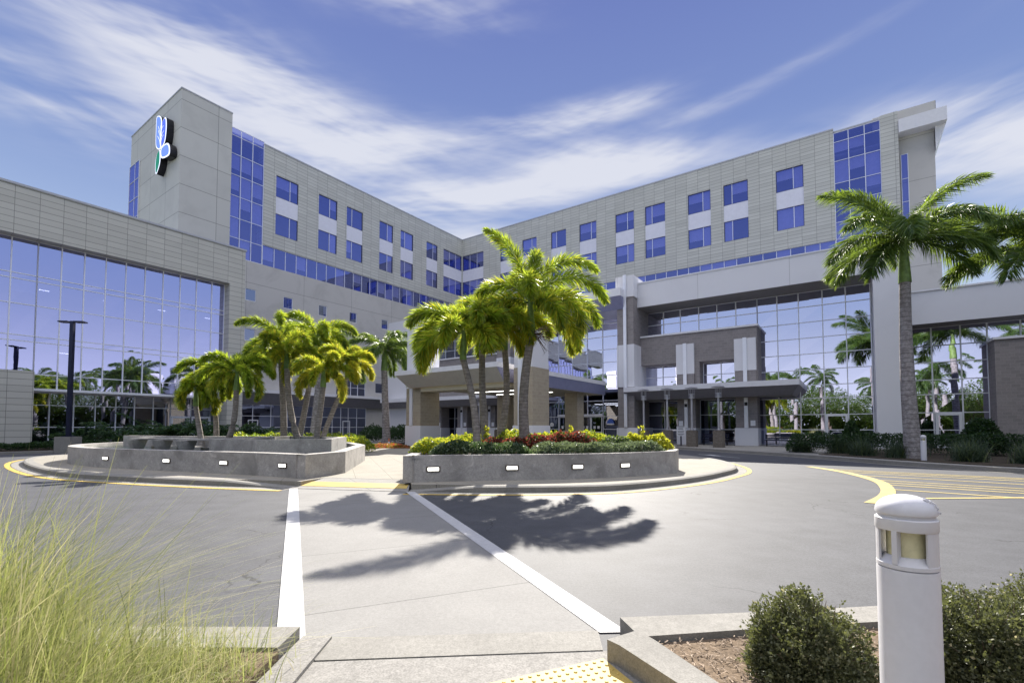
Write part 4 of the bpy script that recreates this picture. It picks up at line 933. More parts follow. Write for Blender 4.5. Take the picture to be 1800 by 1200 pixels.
hedge('shrub', [(17.6, 25.4), (18.4, 25.2)], .62, 1.6, 6500, .12, ['hedge_d'], 'round dark shrub left of the tall palm', 'shrub', z0=.17, lumps=.05)
hedge('shrub', [(22.2, 23.6), (23.6, 23.0)], .8, 1.7, 8500, .12, ['hedge_d'], 'wide dark shrub before the grey block bay at the right', 'shrub', z0=.17, lumps=.1)
hedge('groundcover', [(-29.5, 26.5), (-27.4, 29.4), (-25.6, 31.4)], .6, .42, 9000, .10, ['hedge_d'], 'dark low groundcover along the left kerb', 'shrub', z0=.17)
for i, (x, y, lab) in enumerate(((-.9, 14.9, 'small golden sprout rising over the hedge by the leaning palm'), (1.75, 15.3, 'yellow sprout above the red crotons'), (4.15, 15.6, 'yellow sprout rising at the right end of the planter'))):
    n = 70; z = rng.uniform(0, .75, n); P = np.stack([rng.normal(0, .04, n)+z*.18, rng.normal(0, .04, n), z], 1); D = unit(rng.normal(size=(n, 3))+np.array([0, 0, 1.2]))
    o = np_mesh('sprout', kites(P, D, .11, .035), 4, ['hedge_y'], loc=(x, y, .75)); tag(o, lab, 'plant')

# ---- palms
def frond(o, az, e0, L, droop, nn, k, ll, lw, style='fox', curl=0.0, bare=.1):
    """returns leaflet quads and the rachis path"""
    S = np.linspace(0, 1, 16); path = [np.array(o, float)]
    for i in range(1, 16):
        s = S[i]; e = e0 - droop*s**1.25; a = az + curl*s
        path.append(path[-1] + np.array([math.cos(e)*math.cos(a), math.cos(e)*math.sin(a), math.sin(e)])*L/15)
    path = np.array(path); s = np.linspace(bare, 1, nn); idx = s*15; i0 = np.clip(idx.astype(int), 0, 14); fr = (idx-i0)[:, None]
    p = path[i0]*(1-fr)+path[i0+1]*fr; t = unit(path[i0+1]-path[i0])
    n1 = unit(np.cross(t, np.array([0, 0, 1.]))+1e-6); n2 = unit(np.cross(n1, t))
    Q = []
    prof = np.clip(np.sin(np.pi*np.clip((s-bare)/(1-bare)*.86+.10, 0, 1))**.55, .2, 1)
    for j in range(k):
        if style == 'fox': th = 2*np.pi*j/k + rng.uniform(-.45, .45, nn); al = np.radians(rng.uniform(48, 72, nn))*(1-.45*s)
        else:
            side = 1 if j % 2 else -1; th = np.where(side > 0, 0, np.pi) + side*np.radians(rng.choice([-28, 8, 42], nn)+rng.uniform(-10, 10, nn)); al = np.radians(rng.uniform(48, 68, nn))*(1-.4*s)
        d = t*np.cos(al)[:, None] + (n1*np.cos(th)[:, None]+n2*np.sin(th)[:, None])*np.sin(al)[:, None]
        l = ll*prof*rng.uniform(.75, 1.12, nn)
        Q.append(kites(p + t*rng.uniform(-.02, .02, (nn, 1)), unit(d), l, lw*rng.uniform(.7, 1.2, nn), droop=.16 if style == 'fox' else .32))
    return np.concatenate(Q), path
def palm(name, base, crown, r0, r1, shaft, fronds, label, cat='palm tree', style='fox', group=None, bulge=0, curve=None, leaf=None, dead=False, detail=1.0, trunk='trunk', tipmat=True):
    root = empty(name, base, 0, label, cat, group); b = np.array(base, float); c = np.array(crown, float)-b
    sh = np.array([0, 0, shaft]) if curve is None else np.array([curve[0]*.15, 0, shaft])
    top = c - sh; K = 14; pts = []; rr = []
    cx = (0, 0) if curve is None else curve
    for i in range(K+1):
        t = i/K; bend = math.sin(math.pi*t); pts.append((top[0]*t + cx[0]*bend, top[1]*t + cx[1]*bend, top[2]*t - .15*(1-t)))
        rr.append((r0*(1-t)+r1*t)*(1+.35*math.exp(-t*9))*(1+bulge*math.sin(math.pi*min(1, t*1.3))))
    m = MB(); m.tube(pts, rr, 14); m.build('trunk', trunk, root)
    m = MB(); m.tube([tuple(top-np.array([0, 0, .02])), tuple(top*.6+c*.4), tuple(c)], [r1*1.18, r1*1.0, r1*.55], 12); m.build('crownshaft', 'shaft', root)
    Qs = []; mi = []; rm = MB()
    for f in fronds:
        az, e0, L, dr = R(f[0]), R(f[1]), f[2], R(f[3]); yel = f[4] if len(f) > 4 else 0
        if style == 'fox': q, path = frond((c[0], c[1], c[2]-.05), az, e0, L, dr, int(78*detail), 9, (leaf or .50)*1.06, .0165, 'fox', rng.uniform(-.3, .3), .1)
        else: q, path = frond((c[0], c[1], c[2]-.05), az, e0, L, dr, int(78*detail), 8, (leaf or .62)*1.08, .021, 'royal', rng.uniform(-.25, .25), .08)
        Qs.append(q); mi.append((rng.random(len(q)) < yel*.9).astype(int)); rm.tube([tuple(p) for p in path[::3]], [.035*L/3, .03*L/3, .022*L/3, .016*L/3, .01*L/3, .006][:len(path[::3])], 5)
    np_mesh('crown', np.concatenate(Qs), 4, ['foxtail' if style == 'fox' else 'royal', 'foxtail_y'], root, np.concatenate(mi))
    rm.build('frond_stem', 'shaft', root)
    if dead:
        m = MB(); c0 = Vector(c)-Vector((0, 0, shaft*.9))
        for i in range(26):
            d = Vector((rng.uniform(.4, 1), rng.uniform(-.7, .3), rng.uniform(-.5, .45))).normalized(); q1 = c0+d*.3; q2 = q1+(d+Vector((rng.uniform(-.4, .4), 0, rng.uniform(-.9, .4))))*.35
            m.tube([c0, q1, q2, q2+Vector((rng.uniform(-.1, .15), 0, -rng.uniform(.05, .25)))], [.014, .010, .006, .003], 4)
        m.build('seed_stalk', 'deadleaf', root)
    return root
def ring(n, L, e_hi=70, e_lo=0, dr=95, az0=None, yel=.05, j=.12):
    out = []; az0 = rng.uniform(0, 360) if az0 is None else az0
    for i in range(n):
        f = i/(n-1); a = az0 + i*137.5 + rng.uniform(-14, 14)
        out.append((a, e_hi*(1-f)+e_lo*f + rng.uniform(-8, 8), L*rng.uniform(1-j, 1+j), dr*rng.uniform(.85, 1.2), yel + (.35 if f > .7 else 0)*(yel > 0)))
    return out
G1 = 'foxtail palms in the raised planter'
palm('palm_tree', (.45, 15.0, .72), (.58, 15, 5.5), .165, .125, 1.15,
     [(165, 84, 3.1, 52, .05), (70, 84, 2.7, 58, .05), (110, 70, 2.7, 80, .08), (20, 80, 3.3, 108, .08), (-6, 60, 3.0, 125, .06), (10, 36, 2.75, 110, .12), (-28, 22, 2.6, 118, .3), (-65, 10, 2.2, 92, .25), (165, 62, 2.2, 120, .1), (195, 20, 2.2, 95, .35), (262, 48, 2.3, 118, .1), (75, 50, 2.6, 110, .1), (120, 20, 2.4, 100, .2), (-40, -8, 2.6, 75, .5), (30, 2, 2.5, 95, .35)],
     'tallest foxtail palm, with a straight trunk, at the right of the planter cluster', group=G1, dead=True, curve=(-.16, 0))
palm('palm_tree', (-1.02, 14.1, .72), (-1.50, 14.7, 4.5), .12, .095, .9,
     [(170, 40, 1.95, 120, .12), (185, 66, 2.1, 124, .1), (150, 18, 2.1, 100, .2), (210, 8, 2.1, 95, .2), (90, 60, 2.0, 100, .1), (-20, 60, 1.8, 110, .1), (250, 30, 1.9, 110, .15), (185, -8, 1.9, 75, .45), (-50, 20, 1.7, 100, .3)],
     'left foxtail palm of the planter cluster, leaning left from its base', group=G1, curve=(.12, 0))
palm('palm_tree', (-.78, 15.1, .72), (-.98, 15.4, 4.95), .125, .10, .95,
     [(120, 74, 2.1, 110, .1), (40, 70, 2.1, 120, .3), (170, 45, 2.2, 118, .2), (215, 30, 2.1, 110, .15), (-30, 40, 2.0, 110, .35), (270, 45, 2.0, 120, .12), (90, 15, 2.0, 90, .2), (-70, 5, 1.9, 85, .5), (0, 10, 1.9, 100, .6)],
     'second foxtail palm from the left in the planter, with an upright trunk', group=G1, curve=(-.06, 0))
palm('palm_tree', (-.55, 15.9, .72), (-.22, 16.2, 5.1), .13, .10, .95,
     [(140, 78, 2.2, 115, .35), (200, 52, 2.1, 118, .25), (60, 60, 2.0, 115, .4), (265, 40, 2.1, 118, .1), (-10, 35, 1.9, 110, .4), (170, 15, 2.0, 95, .3), (240, 0, 2.0, 80, .2), (300, 15, 2.0, 95, .4)],
     'third foxtail palm from the left in the planter, curving to the right', group=G1, curve=(.20, 0))
G2 = 'foxtail palms behind the fountain'
for i, (b, c, r, n, L, yel, cv, lab) in enumerate((
    ((-12.6, 19.6, .2), (-13.3, 20, 3.15), .12, 9, 1.35, .10, (.0, 0), 'short foxtail palm leaning left, leftmost behind the fountain'),
    ((-12.9, 20.8, .2), (-13.25, 21, 4.0), .12, 10, 1.7, .06, (.1, 0), 'second foxtail palm from the left behind the fountain, thin and upright'),
    ((-11.8, 19.2, .2), (-11.0, 19, 3.75), .125, 10, 1.7, .03, (.22, 0), 'foxtail palm curving to the right in front of the pavilion corner'),
    ((-10.5, 22, .2), (-10.75, 22, 5.6), .155, 12, 2.3, .04, (.05, 0), 'tall foxtail palm in the middle behind the fountain'),
    ((-9.1, 21, .2), (-10.0, 21, 4.85), .15, 11, 1.9, .3, (-.2, 0), 'foxtail palm with a trunk leaning left and yellowing fronds'),
    ((-10.6, 23.4, .2), (-9.6, 23.2, 5.95), .15, 11, 2.2, .1, (0, 0), 'tall foxtail palm with a trunk leaning right behind the fountain'),
    ((-8.3, 20, .2), (-7.95, 20, 3.95), .14, 11, 1.75, .5, (0, 0), 'yellow foxtail palm nearest the golden hedge, right trunk'),
    ((-8.55, 20.7, .2), (-7.2, 20.7, 4.4), .12, 8, 1.5, .55, (-.05, 0), 'yellow foxtail palm leaning right beside its twin'))):
    palm('palm_tree', b, c, r, r*.75, .75, ring(n, L, 74, -5, 112, yel=yel), lab, group=G2, curve=cv, leaf=.34 if L < 1.9 else .42)
# ---- royal palms
palm('royal_palm', (17.25, 20.5, .17), (17.1, 20.5, 9.7), .275, .205, 1.9,
     [(172, 60, 4.2, 62), (150, 74, 3.6, 55), (95, 76, 3.4, 55), (8, 64, 5.0, 56), (20, 42, 4.6, 60), (-6, 28, 4.2, 62), (184, 14, 4.0, 66), (196, 34, 3.9, 72), (170, -6, 3.4, 55), (230, 25, 3.6, 80), (285, 35, 3.4, 85), (320, 8, 3.4, 72), (60, 30, 3.6, 70), (120, 18, 3.4, 70), (-18, -8, 3.1, 50), (205, -18, 2.8, 45)],
     'tall royal palm with a thick ringed grey trunk beside the annex', style='royal', trunk='rtrunk', bulge=.08, leaf=.85, curve=(-.1, 0))
palm('royal_palm', (22.9, 19.8, .17), (22.7, 19.8, 9.2), .275, .205, 1.8,
     [(176, 46, 4.3, 58), (186, 22, 4.4, 50), (168, 4, 4.2, 45), (150, 60, 3.6, 60), (200, 40, 4.0, 70), (195, -6, 3.8, 45), (90, 60, 3.6, 70), (30, 50, 3.6, 70), (-20, 30, 3.6, 70), (260, 40, 3.4, 80), (300, 10, 3.4, 70), (120, 15, 3.6, 60)],
     'royal palm at the right edge with only its left fronds in view', style='royal', trunk='rtrunk', leaf=.85)
palm('royal_palm', (-9.45, 36, .13), (-9.7, 36, 7.3), .30, .22, 1.5, ring(14, 3.3, 72, -14, 85, 30, 0), 'royal palm with a white trunk standing left of the entrance canopy', style='royal', trunk='rtrunk', leaf=.75)
palm('royal_palm', (-12.9, 31, .13), (-12.5, 31, 6.9), .30, .22, 1.4, ring(12, 3.0, 70, -10, 85, 80, 0), 'royal palm half hidden behind the tall foxtail palms', style='royal', trunk='rtrunk', leaf=.75)
# palms and trees across the road; the glass walls mirror them
far = palm('royal_palm', (18, -9, 0), (18, -9, 10.5), .33, .24, 1.8, ring(14, 3.8, 72, -12, 80, 10, 0), 'royal palm across the road, seen mirrored in the glass walls', style='royal', trunk='rtrunk', leaf=.8, group='royal palms mirrored in the glass', detail=.8)
for x, y, s_, r in ((26, -4, 1.05, 1), (32, 2, .95, 2), (38, 9, 1.0, 3), (11, -12, .9, 4), (44, 14, 1.0, 5), (24, 10.5, .85, 2.2), (30, 14, 1.0, .4), (3, -14, 1, 3.3), (36, 18, .8, 1.2)):
    c = copy_tree(far); c.location = (x, y, 0); c.scale = (s_,)*3; c.rotation_euler = (0, 0, r)
for s_, t_, k, r in ((-5, 7, 1.0, .3), (-8, 10.5, .9, 1.7), (-6, 14, .85, 2.9), (-12, 18, 1.0, 4.1), (-11, 3, 1.05, 5.2), (-10, -4, .9, .9), (-15, -10, 1.0, 2.2), (-9, 24, .9, 3.3), (-16, 12, 1.1, 4.9)):
    c = copy_tree(far); x, y = W(s_, t_); c.location = (x, y, 0); c.scale = (k*.85,)*3; c.rotation_euler = (0, 0, r)
def broadleaf(name, loc, H, rad, label, group, n=7000):
    root = empty(name, loc, 0, label, 'tree', group)
    m = MB(); m.tube([(0, 0, -.1), (.05, 0, H*.25), (.1, .05, H*.5)], [.22, .17, .12], 8)
    for i in range(6):
        a = i*1.05+.3; m.tube([(.08, .03, H*.3+i*.12), (math.cos(a)*rad*.35, math.sin(a)*rad*.35, H*.5), (math.cos(a)*rad*.7, math.sin(a)*rad*.7, H*.68)], [.09, .06, .03], 5)
    m.build('trunk', 'bark', root)
    C = unit(rng.normal(size=(34, 3)))*rng.uniform(.35, 1, (34, 1))**.5*np.array([rad, rad, H*.3])*.8+np.array([0, 0, H*.66])
    k = rng.integers(0, 34, n); P = C[k] + unit(rng.normal(size=(n, 3)))*rng.uniform(.3, 1, (n, 1))**.5*rad*.3
    np_mesh('crown', kites(P, unit(rng.normal(size=(n, 3))), rng.uniform(.15, .3, n), .07), 4, ['treeleaf'], root)
    return root
tr = broadleaf('tree', (52, 20, 0), 9, 4.2, 'broad green tree across the road, seen mirrored in the glass walls', 'trees mirrored in the glass')
for x, y, s_, r in ((46, 4, 1, 1), (40, -4, .9, 2), (34, -12, 1.05, 3), (27, -18, .85, 4), (19, -20, 1.0, 5), (10, -22, 1.1, 6), (1, -24, .9, .5), (58, 28, 1, 1.5), (60, 38, 1.1, 2.5), (-9, -26, 1, 3.5), (52, 12, .8, 4.5), (66, 46, 1.2, .2), (48, 28, .75, 3.9), (43, -1, 1.15, .7), (49, 9, 1.2, 2.2), (55, 24, 1.1, 5), (37, -8, 1.2, 1.2), (30.5, -15, 1.2, 3.1), (23, -19, 1.15, 4.4), (14.5, -21, 1.1, .9), (5.5, -23, 1.1, 2.9), (57, 33, 1.2, 1.1), (64, 42, 1.2, 2.1)):
    c = copy_tree(tr); c.location = (x, y, 0); c.scale = (s_,)*3; c.rotation_euler = (0, 0, r)

for i in range(17):
    c = copy_tree(tr); x, y = W(-24-4*math.sin(i*2.1), -34+6*i); c.location = (x, y, 0); k = 1.0+.18*math.sin(i*3.7); c.scale = (k*1.15, k*1.15, k); c.rotation_euler = (0, 0, i*1.3)
hedge('hedge', [W(-30, -40), W(-31, 0), W(-30, 66)], 2.0, 5.0, 22000, .75, ['treeleaf'], 'long tall hedge behind the mirrored trees of the hall glass', 'hedge', z0=0, tp=1.0)
hedge('hedge', [(14, -26), (36, -14), (50, 2), (60, 22), (70, 46)], 2.0, 5.0, 22000, .75, ['treeleaf'], 'long tall hedge behind the mirrored trees of the pavilion glass', 'hedge', z0=0, tp=1.0)
# ---- arching shrubs in the left bed
GS = 'arching shrubs before the left glass wall'
def arching(loc, H, n, label, mat='bigleaf'):
    Qs = []
    for i in range(n):
        q, p = frond((rng.normal(0, .15), rng.normal(0, .15), 0), rng.uniform(0, 6.28), R(rng.uniform(45, 88)), H*rng.uniform(.8, 1.25), R(rng.uniform(50, 110)), 22, 4, .38, .035, 'royal', rng.uniform(-.4, .4), .25); Qs.append(q)
    o = np_mesh('arching_shrub', np.concatenate(Qs), 4, [mat], loc=loc); tag(o, label, 'shrub', GS); return o
for i, (x, y, H, lab) in enumerate(((-27.6, 30.6, 1.7, 'low arching shrub at the far left beside the wall panel'), (-26.4, 32.0, 2.4, 'arching shrub just left of the lamp post base'), (-25.2, 33.3, 2.9, 'tallest arching shrub, right behind the lamp post'),
        (-23.8, 34.4, 2.7, 'arching shrub second to the right of the lamp post'), (-22.5, 35.3, 2.6, 'arching shrub third to the right of the lamp post'), (-21.2, 36.3, 2.3, 'arching shrub near the fountain back wall'), (-19.9, 37.2, 1.8, 'small arching shrub, rightmost in front of the glass'))):
    arching((x, y, .15), H, 24, lab)

# ---- ornamental grasses
def blades(name, loc, n, Lm, spread, lean, width, mats, probs, label, group, leanvec=(0, 0), base=.12, seg=6, cat='grass clump', up=(50, 88)):
    a = rng.uniform(0, 2*np.pi, n); el = np.radians(rng.uniform(up[0], up[1], n)); L = Lm*(.3+.85*rng.uniform(0, 1, n)**1.7)
    h = np.stack([np.cos(a)*spread+leanvec[0], np.sin(a)*spread+leanvec[1]], 1); hz = np.cos(el)[:, None]*h; vz = np.sin(el)
    root = rng.normal(0, base, (n, 2)); S = np.linspace(0, 1, seg+1); w = width*rng.uniform(.5, 1.2, n)
    pts = []
    bend = rng.uniform(.2, 1.0, n)*lean
    for s in S:
        xy = root + hz*(L*(s + bend*s*s))[:, None]; z = L*(vz*s - bend*.55*s**2.2); pts.append(np.concatenate([xy, z[:, None]], 1))
    pts = np.stack(pts, 1); side = np.stack([-np.sin(a+rng.normal(0, .8, n)), np.cos(a), np.zeros(n)], 1); side = unit(side)[:, None, :]*(w[:, None]*(1-S*.85)[None, :])[:, :, None]
    A = pts-side; Bq = pts+side; Q = np.stack([A[:, :-1], Bq[:, :-1], Bq[:, 1:], A[:, 1:]], 2).reshape(-1, 4, 3)
    mi = np.repeat(rng.choice(len(mats), n, p=probs), seg)
    o = np_mesh(name, Q, 4, mats, mi=mi, loc=loc); tag(o, label, cat, group); return o
GG = 'pale fine grasses at the near left'
for x, y, n, L, lv, lab in ((-2.15, 1.75, 7000, .85, (.35, .05), 'pale feathery grass clump nearest the lower left corner'),
                        (-2.9, 2.35, 5600, 1.15, (.75, .1), 'taller green tinged grass clump leaning in from the left edge'),
                        (-2.1, 2.3, 2200, .62, (.25, .1), 'lemon green grass clump beside the near kerb'),
                        (-1.85, 2.6, 1500, .34, (.05, .0), 'small grass tuft against the walkway edge'),
                        (-1.85, 1.75, 3400, .50, (.0, .1), 'low pale grass clump at the bottom of the view'),
                        (-3.4, 1.9, 3000, 1.25, (.7, .2), 'grass clump with long arching blades, partly outside the left edge')):
    lv = (lv[0]*.62, lv[1]); blades('grass_clump', (x, y, .09), int(n*1.1), L*1.13, .7, .6, .0034, ['grass_y', 'grass_g', 'straw'], [.5, .28, .22], lab, GG, lv, .22, 7, up=(34, 88))
GR = 'blue green grasses along the right kerb'
for i, (x, y) in enumerate(((16.9, 24.6), (16.6, 22.6), (16.95, 20.9), (17.8, 18.6), (18.3, 21.8), (19.7, 20.6), (18.9, 17.4), (20.2, 18.4), (20.0, 15.8), (21.6, 17.0), (22.9, 18.4), (15.9, 26.2))):
    lab = ['fountain shaped grass clump by the door of the hall', 'grass clump left of the tall palm trunk', 'grass clump directly before the tall palm trunk', 'grass clump beside the small white bollard', 'grass clump behind the tall palm trunk', 'grass clump right of the tall palm trunk', 'grass clump right of the small white bollard',
           'pale topped grass clump under the annex door', 'grass clump at the right edge near the kerb', 'wide grass clump before the dark shrub', 'back grass clump below the block bay', 'small grass clump at the left end of the right bed'][i]
    blades('grass_clump', (x, y, .15), 1500, 1.15, .8, 1.0, .010, ['grass_d', 'grass_g'], [.9, .1], lab, GR, (0, 0), .2, 5)
# ---- near round bushes
def bush(loc, rx, ry, rz, n, label):
    """mound of small leaves on twigs, with knobs of growth and stray shoots"""
    K = 46; kd = rng.normal(size=(K, 3)); kd[:, 2] = np.abs(kd[:, 2])*.9; kd = unit(kd); kr = rng.uniform(.26, .38, K)
    kc = kd*rng.uniform(.5, .74, (K, 1)); k = rng.integers(0, K, n); d = unit(rng.normal(size=(n, 3)))
    P = kc[k] + d*(kr[k]*rng.uniform(.25, 1, n)**.4)[:, None]
    m_ = 80; sd_ = rng.normal(size=(m_, 3)); sd_[:, 2] = np.abs(sd_[:, 2])+.2; sd_ = unit(sd_); tt = rng.uniform(.8, 1.07, (m_, 22)); SP = (sd_[:, None, :]*tt[:, :, None]).reshape(-1, 3)+rng.normal(0, .012, (m_*22, 3))
    P = np.concatenate([P, SP]); d = np.concatenate([d, np.repeat(sd_, 22, 0)]); n = len(P)
    P = P*np.array([rx, ry, rz]); P[:, 2] = np.maximum(P[:, 2], .0); D = unit(d + rng.normal(size=(n, 3))*.9+np.array([0, 0, .4]))
    root = empty('round_bush', loc, 0, label, 'bush', 'small leaved bushes round the near bollard')
    L = rng.uniform(.009, .026, n)
    np_mesh('foliage', kites(P, D, L, L*rng.uniform(.22, .36, n)), 4, ['bushleaf', 'straw'], root, (rng.random(n) < .025).astype(int))
    m = MB()
    for i in range(40):
        a = rng.uniform(0, 6.28); e = rng.uniform(.2, 1.4); q = Vector((math.cos(a)*math.cos(e)*rx, math.sin(a)*math.cos(e)*ry, math.sin(e)*rz))
        m.tube([(0, 0, -.02), q*.5+Vector((rng.normal(0, .02), rng.normal(0, .02), .02)), q*.98], [.006, .004, .0012], 5)
    m.build('branches', 'bark', root)
bush((1.66, 2.72, .09), .35, .36, .48, 75000, 'rounded small leaved bush left of the near white bollard')
bush((2.62, 2.70, .09), .46, .42, .50, 90000, 'rounded small leaved bush right of the near white bollard')
bush((3.42, 3.0, .09), .46, .42, .50, 45000, 'small leaved bush at the right edge, behind the other two')

# ================================================================== STREET FURNITURE
def bollard(loc, label, off=(0, 0, 0)):
    root = empty('bollard_light', loc, 0, label, 'bollard', 'white round bollard lights'); r = .096
    m = MB(); m.lathe((0, 0), [(r*1.06, 0), (r*1.06, .02), (r, .03), (r, .957), (r*.985, .963)], 40); m.build('post', 'bollard', root)
    m = MB(); m.lathe((0, 0), [(r*.93, .962), (r*.93, .967), (r*1.0, .968), (r*1.0, .982), (r*.74, 1.008), (r*.70, 1.01)], 40); m.build('sill', 'bollard', root)
    m = MB(); m.lathe((0, 0), [(r*.66, 1.0), (r*.66, 1.115)], 32); m.lathe((0, 0), [(r*.5, 1.0), (r*.12, 1.11)], 20); m.build('lens', 'lens', root)
    for a in (28.4, 208.4):
        m = MB(); a = R(a); m.obox((math.cos(a)*r*.85, math.sin(a)*r*.85), (math.cos(a), math.sin(a)), r*.16, r*.09, .985, 1.115); m.build('rib', 'bollard', root)
    for a0, a1 in ((270, 354.8), (90, 168)):      # solid cheeks either side of the openings
        m = MB(); K = 10; V = []
        for i in range(K+1):
            a = R(a0+(a1-a0)*i/K)
            for rr, z in ((r*.985, .975), (r*.985, 1.118), (r*.9, 1.118), (r*.9, .975)): V.append((rr*math.cos(a), rr*math.sin(a), z))
        F = [(4*i+j, 4*i+4+j, 4*i+4+(j+1) % 4, 4*i+(j+1) % 4) for i in range(K) for j in range(4)] + [(0, 1, 2, 3), (4*K+3, 4*K+2, 4*K+1, 4*K)]
        m.add(V, F); m.build('cheek', 'bollard', root)
    m = MB(); m.lathe((0, 0), [(r*1.0, 1.108), (r*1.02, 1.112), (r*1.02, 1.150), (r*.98, 1.154), (r*.93, 1.154)], 40); m.build('head_ring', 'bollard', root)
    m = MB(); pr = [(r*.93, 1.15), (r*.93, 1.166), (r*1.0, 1.170), (r*1.01, 1.176)]
    for i in range(1, 9): t = i/8*math.pi/2; pr.append((r*1.0*math.cos(t)+.0005, 1.178+.062*math.sin(t)))
    m.lathe((0, 0), pr, 40, cap=True); m.build('dome_cap', 'bollard', root)
    if label.startswith('near'):
        m = MB()       # crusty dried residue on the cap
        for i in range(60):
            a = rng.uniform(0, 6.28); q = rng.uniform(0, .020); x, y = .05+q*math.cos(a)*1.5, -.055+q*math.sin(a); d2 = (x*x+y*y)**.5/r
            z = 1.178+.062*math.sqrt(max(0, 1-d2*d2)); m.obox((x, y), (math.cos(a*3), math.sin(a*3)), rng.uniform(.002, .006), rng.uniform(.001, .003), z-.003, z+.004)
        m.build('residue', 'bollard', root)
    return root
bollard((1.525, 1.86, .0), 'near white cylindrical bollard light with a domed cap, in front of the bushes')
bollard((16.55, 19.2, -.05), 'small distant white bollard light on the kerb edge by the tall palm')

def lamppost():
    off = (-25.95, 27.9, .13); root = empty('lamp_post', off, 0, 'tall dark twin headed lamp post on a square concrete base', 'lamp post')
    m = MB(); m.obox(off, (1, .1), .43, .43, 0, .95); m.build('concrete_base', 'concrete', root, off)
    m = MB(); m.obox(off, (1, .1), .22, .22, .95, 1.0); m.obox(off, (1, .1), .095, .095, 1.0, 7.75); m.build('pole', 'navy', root, off)
    for s_ in (-1, 1):
        m = MB(); c = (off[0]+s_*.42, off[1]+s_*.04); m.obox(c, (1, .1), .26, .2, 7.66, 7.74); m.obox((off[0]+s_*.13, off[1]), (1, .1), .06, .05, 7.67, 7.72)
        m.build('lamp_head', 'navy', root, off)
lamppost()
def pedlamp(s, t, label, base=True):
    x, y = W(s, t); off = (x, y, .14); root = empty('walkway_lamp', off, 0, label, 'lamp', 'silver disc topped lamps before the entrance')
    m = MB(); m.obox(off, AX, .32, .32, .14, 1.25); m.obox(off, AX, .27, .27, 1.25, 1.3); m.build('stone_base', 'brickbase', root, off)
    m = MB(); m.lathe(off, [(.13, 1.3), (.13, 1.38), (.075, 1.4), (.07, 3.55)], 14); m.build('pole', 'lampmetal', root, off)
    m = MB(); m.lathe(off, [(.2, 3.5), (.2, 3.56), (.12, 3.56), (.12, 3.78), (.2, 3.78), (.2, 3.82)], 16)
    for a in range(4): q = R(45+a*90); m.tube([(x+.19*math.cos(q), y+.19*math.sin(q), 3.5), (x+.19*math.cos(q), y+.19*math.sin(q), 4.2)], .017, 6)
    m.build('lantern', 'lampmetal', root, off)
    m = MB(); m.lathe(off, [(.44, 4.2), (.44, 4.22), (.30, 4.28), (.05, 4.34)], 24); m.build('cap', 'lampmetal', root, off)
for s_, t_, l in ((34.3, 12.30, 'lamp beside the pier, partly behind the yellow hedge'), (34.3, 10.58, 'lamp second to the right of the pier'), (34.3, 8.88, 'lamp third to the right, beside the standing sign'), (34.3, 7.13, 'rightmost lamp of the row before the colonnade'),
                 (34.3, 27.9, 'lamp seen under the entrance canopy, left one'), (34.3, 25.6, 'lamp seen under the entrance canopy, beside the palm trunks'), (34.3, 23.1, 'lamp deep under the entrance canopy near its right pillar')):
    pedlamp(s_, t_, l)
def bench(s, t, Lh, label):
    x, y = W(s, t); root = empty('bench', (x, y, .14), ANG, label, 'bench', 'dark benches under the colonnade')
    m = MB(); m.box(-.25, .2, -Lh, Lh, .42, .47); m.build('seat', 'navy', root)
    m = MB(); 
    for z in (.55, .66, .77): m.box(.17, .21, -Lh, Lh, z, z+.09)
    m.build('backrest', 'navy', root)
    for y_ in (-Lh+.08, Lh-.14):
        m = MB(); m.box(-.22, -.17, y_, y_+.05, 0, .42); m.box(.15, .2, y_, y_+.05, 0, .85); m.box(-.22, .2, y_, y_+.05, .60, .63); m.build('leg', 'black', root)
bench(38.4, 3.9, 1.0, 'dark slatted bench right of the last column')
bench(38.6, 8.3, .95, 'dark slatted bench between two columns')
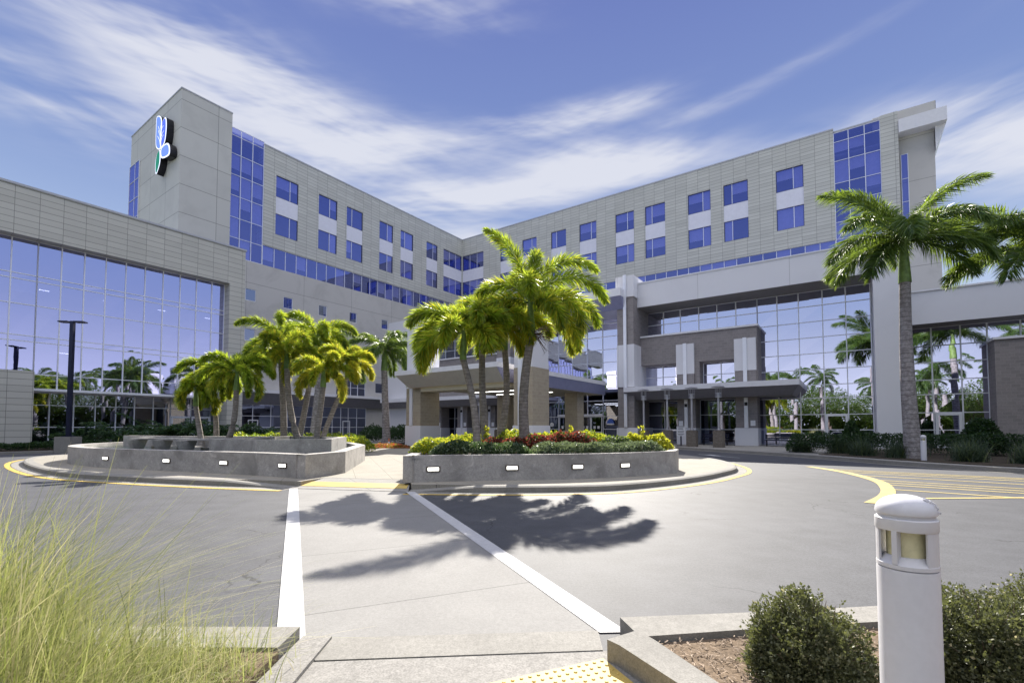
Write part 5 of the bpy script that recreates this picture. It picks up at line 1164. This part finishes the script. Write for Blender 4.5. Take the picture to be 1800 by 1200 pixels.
def tableset():
    x, y = W(36.8, 1.3); root = empty('cafe_table', (x, y, .14), ANG, 'small round black mesh table by the glass door', 'table')
    m = MB(); m.lathe((0, 0), [(.48, .70), (.48, .73)], 20); m.build('tabletop', 'black', root)
    for i in range(3):
        a = R(120*i+20); m = MB(); m.tube([(0, 0, .70), (.08*math.cos(a), .08*math.sin(a), .4), (.36*math.cos(a), .36*math.sin(a), 0)], .022, 6); m.build('leg', 'black', root)
    for k, (ds, dt, l) in enumerate(((.8, -.75, 'black metal chair right of the round table'), (.9, .55, 'black metal chair left of the round table'))):
        x, y = W(36.8+ds, 1.3+dt); r = empty('metal_chair', (x, y, .14), ANG+k, l, 'chair', 'black chairs at the round table')
        m = MB(); m.box(-.22, .22, -.22, .22, .43, .46); m.build('seat', 'black', r)
        m = MB(); m.box(.19, .22, -.22, .22, .55, .86); m.build('backrest', 'black', r)
        for a, b in ((-.2, -.2), (-.2, .18), (.19, -.2), (.19, .18)): m = MB(); m.box(a, a+.025, b, b+.025, 0, .86 if a > 0 else .43); m.build('leg', 'black', r)
    x, y = W(38.3, .4)
    r = empty('litter_bin', (x, y, .14), ANG, 'square dark litter bin before the hall door', 'bin')
    m = MB(); m.box(-.35, .35, -.4, .4, 0, .95); m.build('body', 'black', r); m = MB(); m.box(-.38, .38, -.43, .43, .95, 1.02); m.build('lid', 'navy', r)
tableset()
def signstand():
    x, y = W(35.6, 10.0); root = empty('standing_sign', (x, y, .14), ANG, 'white notice board on a dark stand before the first column', 'sign')
    m = MB(); m.lathe((0, 0), [(.38, 0), (.38, .03), (.05, .06)], 18); m.box(-.025, .025, -.045, .045, .05, 1.0); m.build('stand', 'navy', root)
    m = MB(); m.box(-.03, -.01, -.30, .30, .72, 1.42); m.m = 1
    for z, w in ((1.34, .26), (1.25, .16), (1.19, .18), (1.05, .24), (.98, .2), (.86, .24), (.80, .18)): m.box(-.036, -.031, -w, w, z, z+.025)
    m.build('board', ['sign_white', 'navy'], root)
signstand()
def cone():
    root = empty('traffic_cone', (-8.85, 34.3, 0), 0, 'small white and orange traffic cone beyond the flower bed', 'cone')
    m = MB(); m.box(-.2, .2, -.2, .2, 0, .03); m.build('foot', 'sign_orange', root)
    m = MB(); m.lathe((0, 0), [(.14, .03), (.10, .25)], 14); m.m = 1; m.lathe((0, 0), [(.10, .25), (.06, .48)], 14); m.m = 0; m.lathe((0, 0), [(.06, .48), (.025, .70)], 14); m.build('cone_body', ['sign_orange', 'sign_white'], root)
M['sign_orange'] = plain('orange_plastic', (.7, .18, .04), .5)
cone()
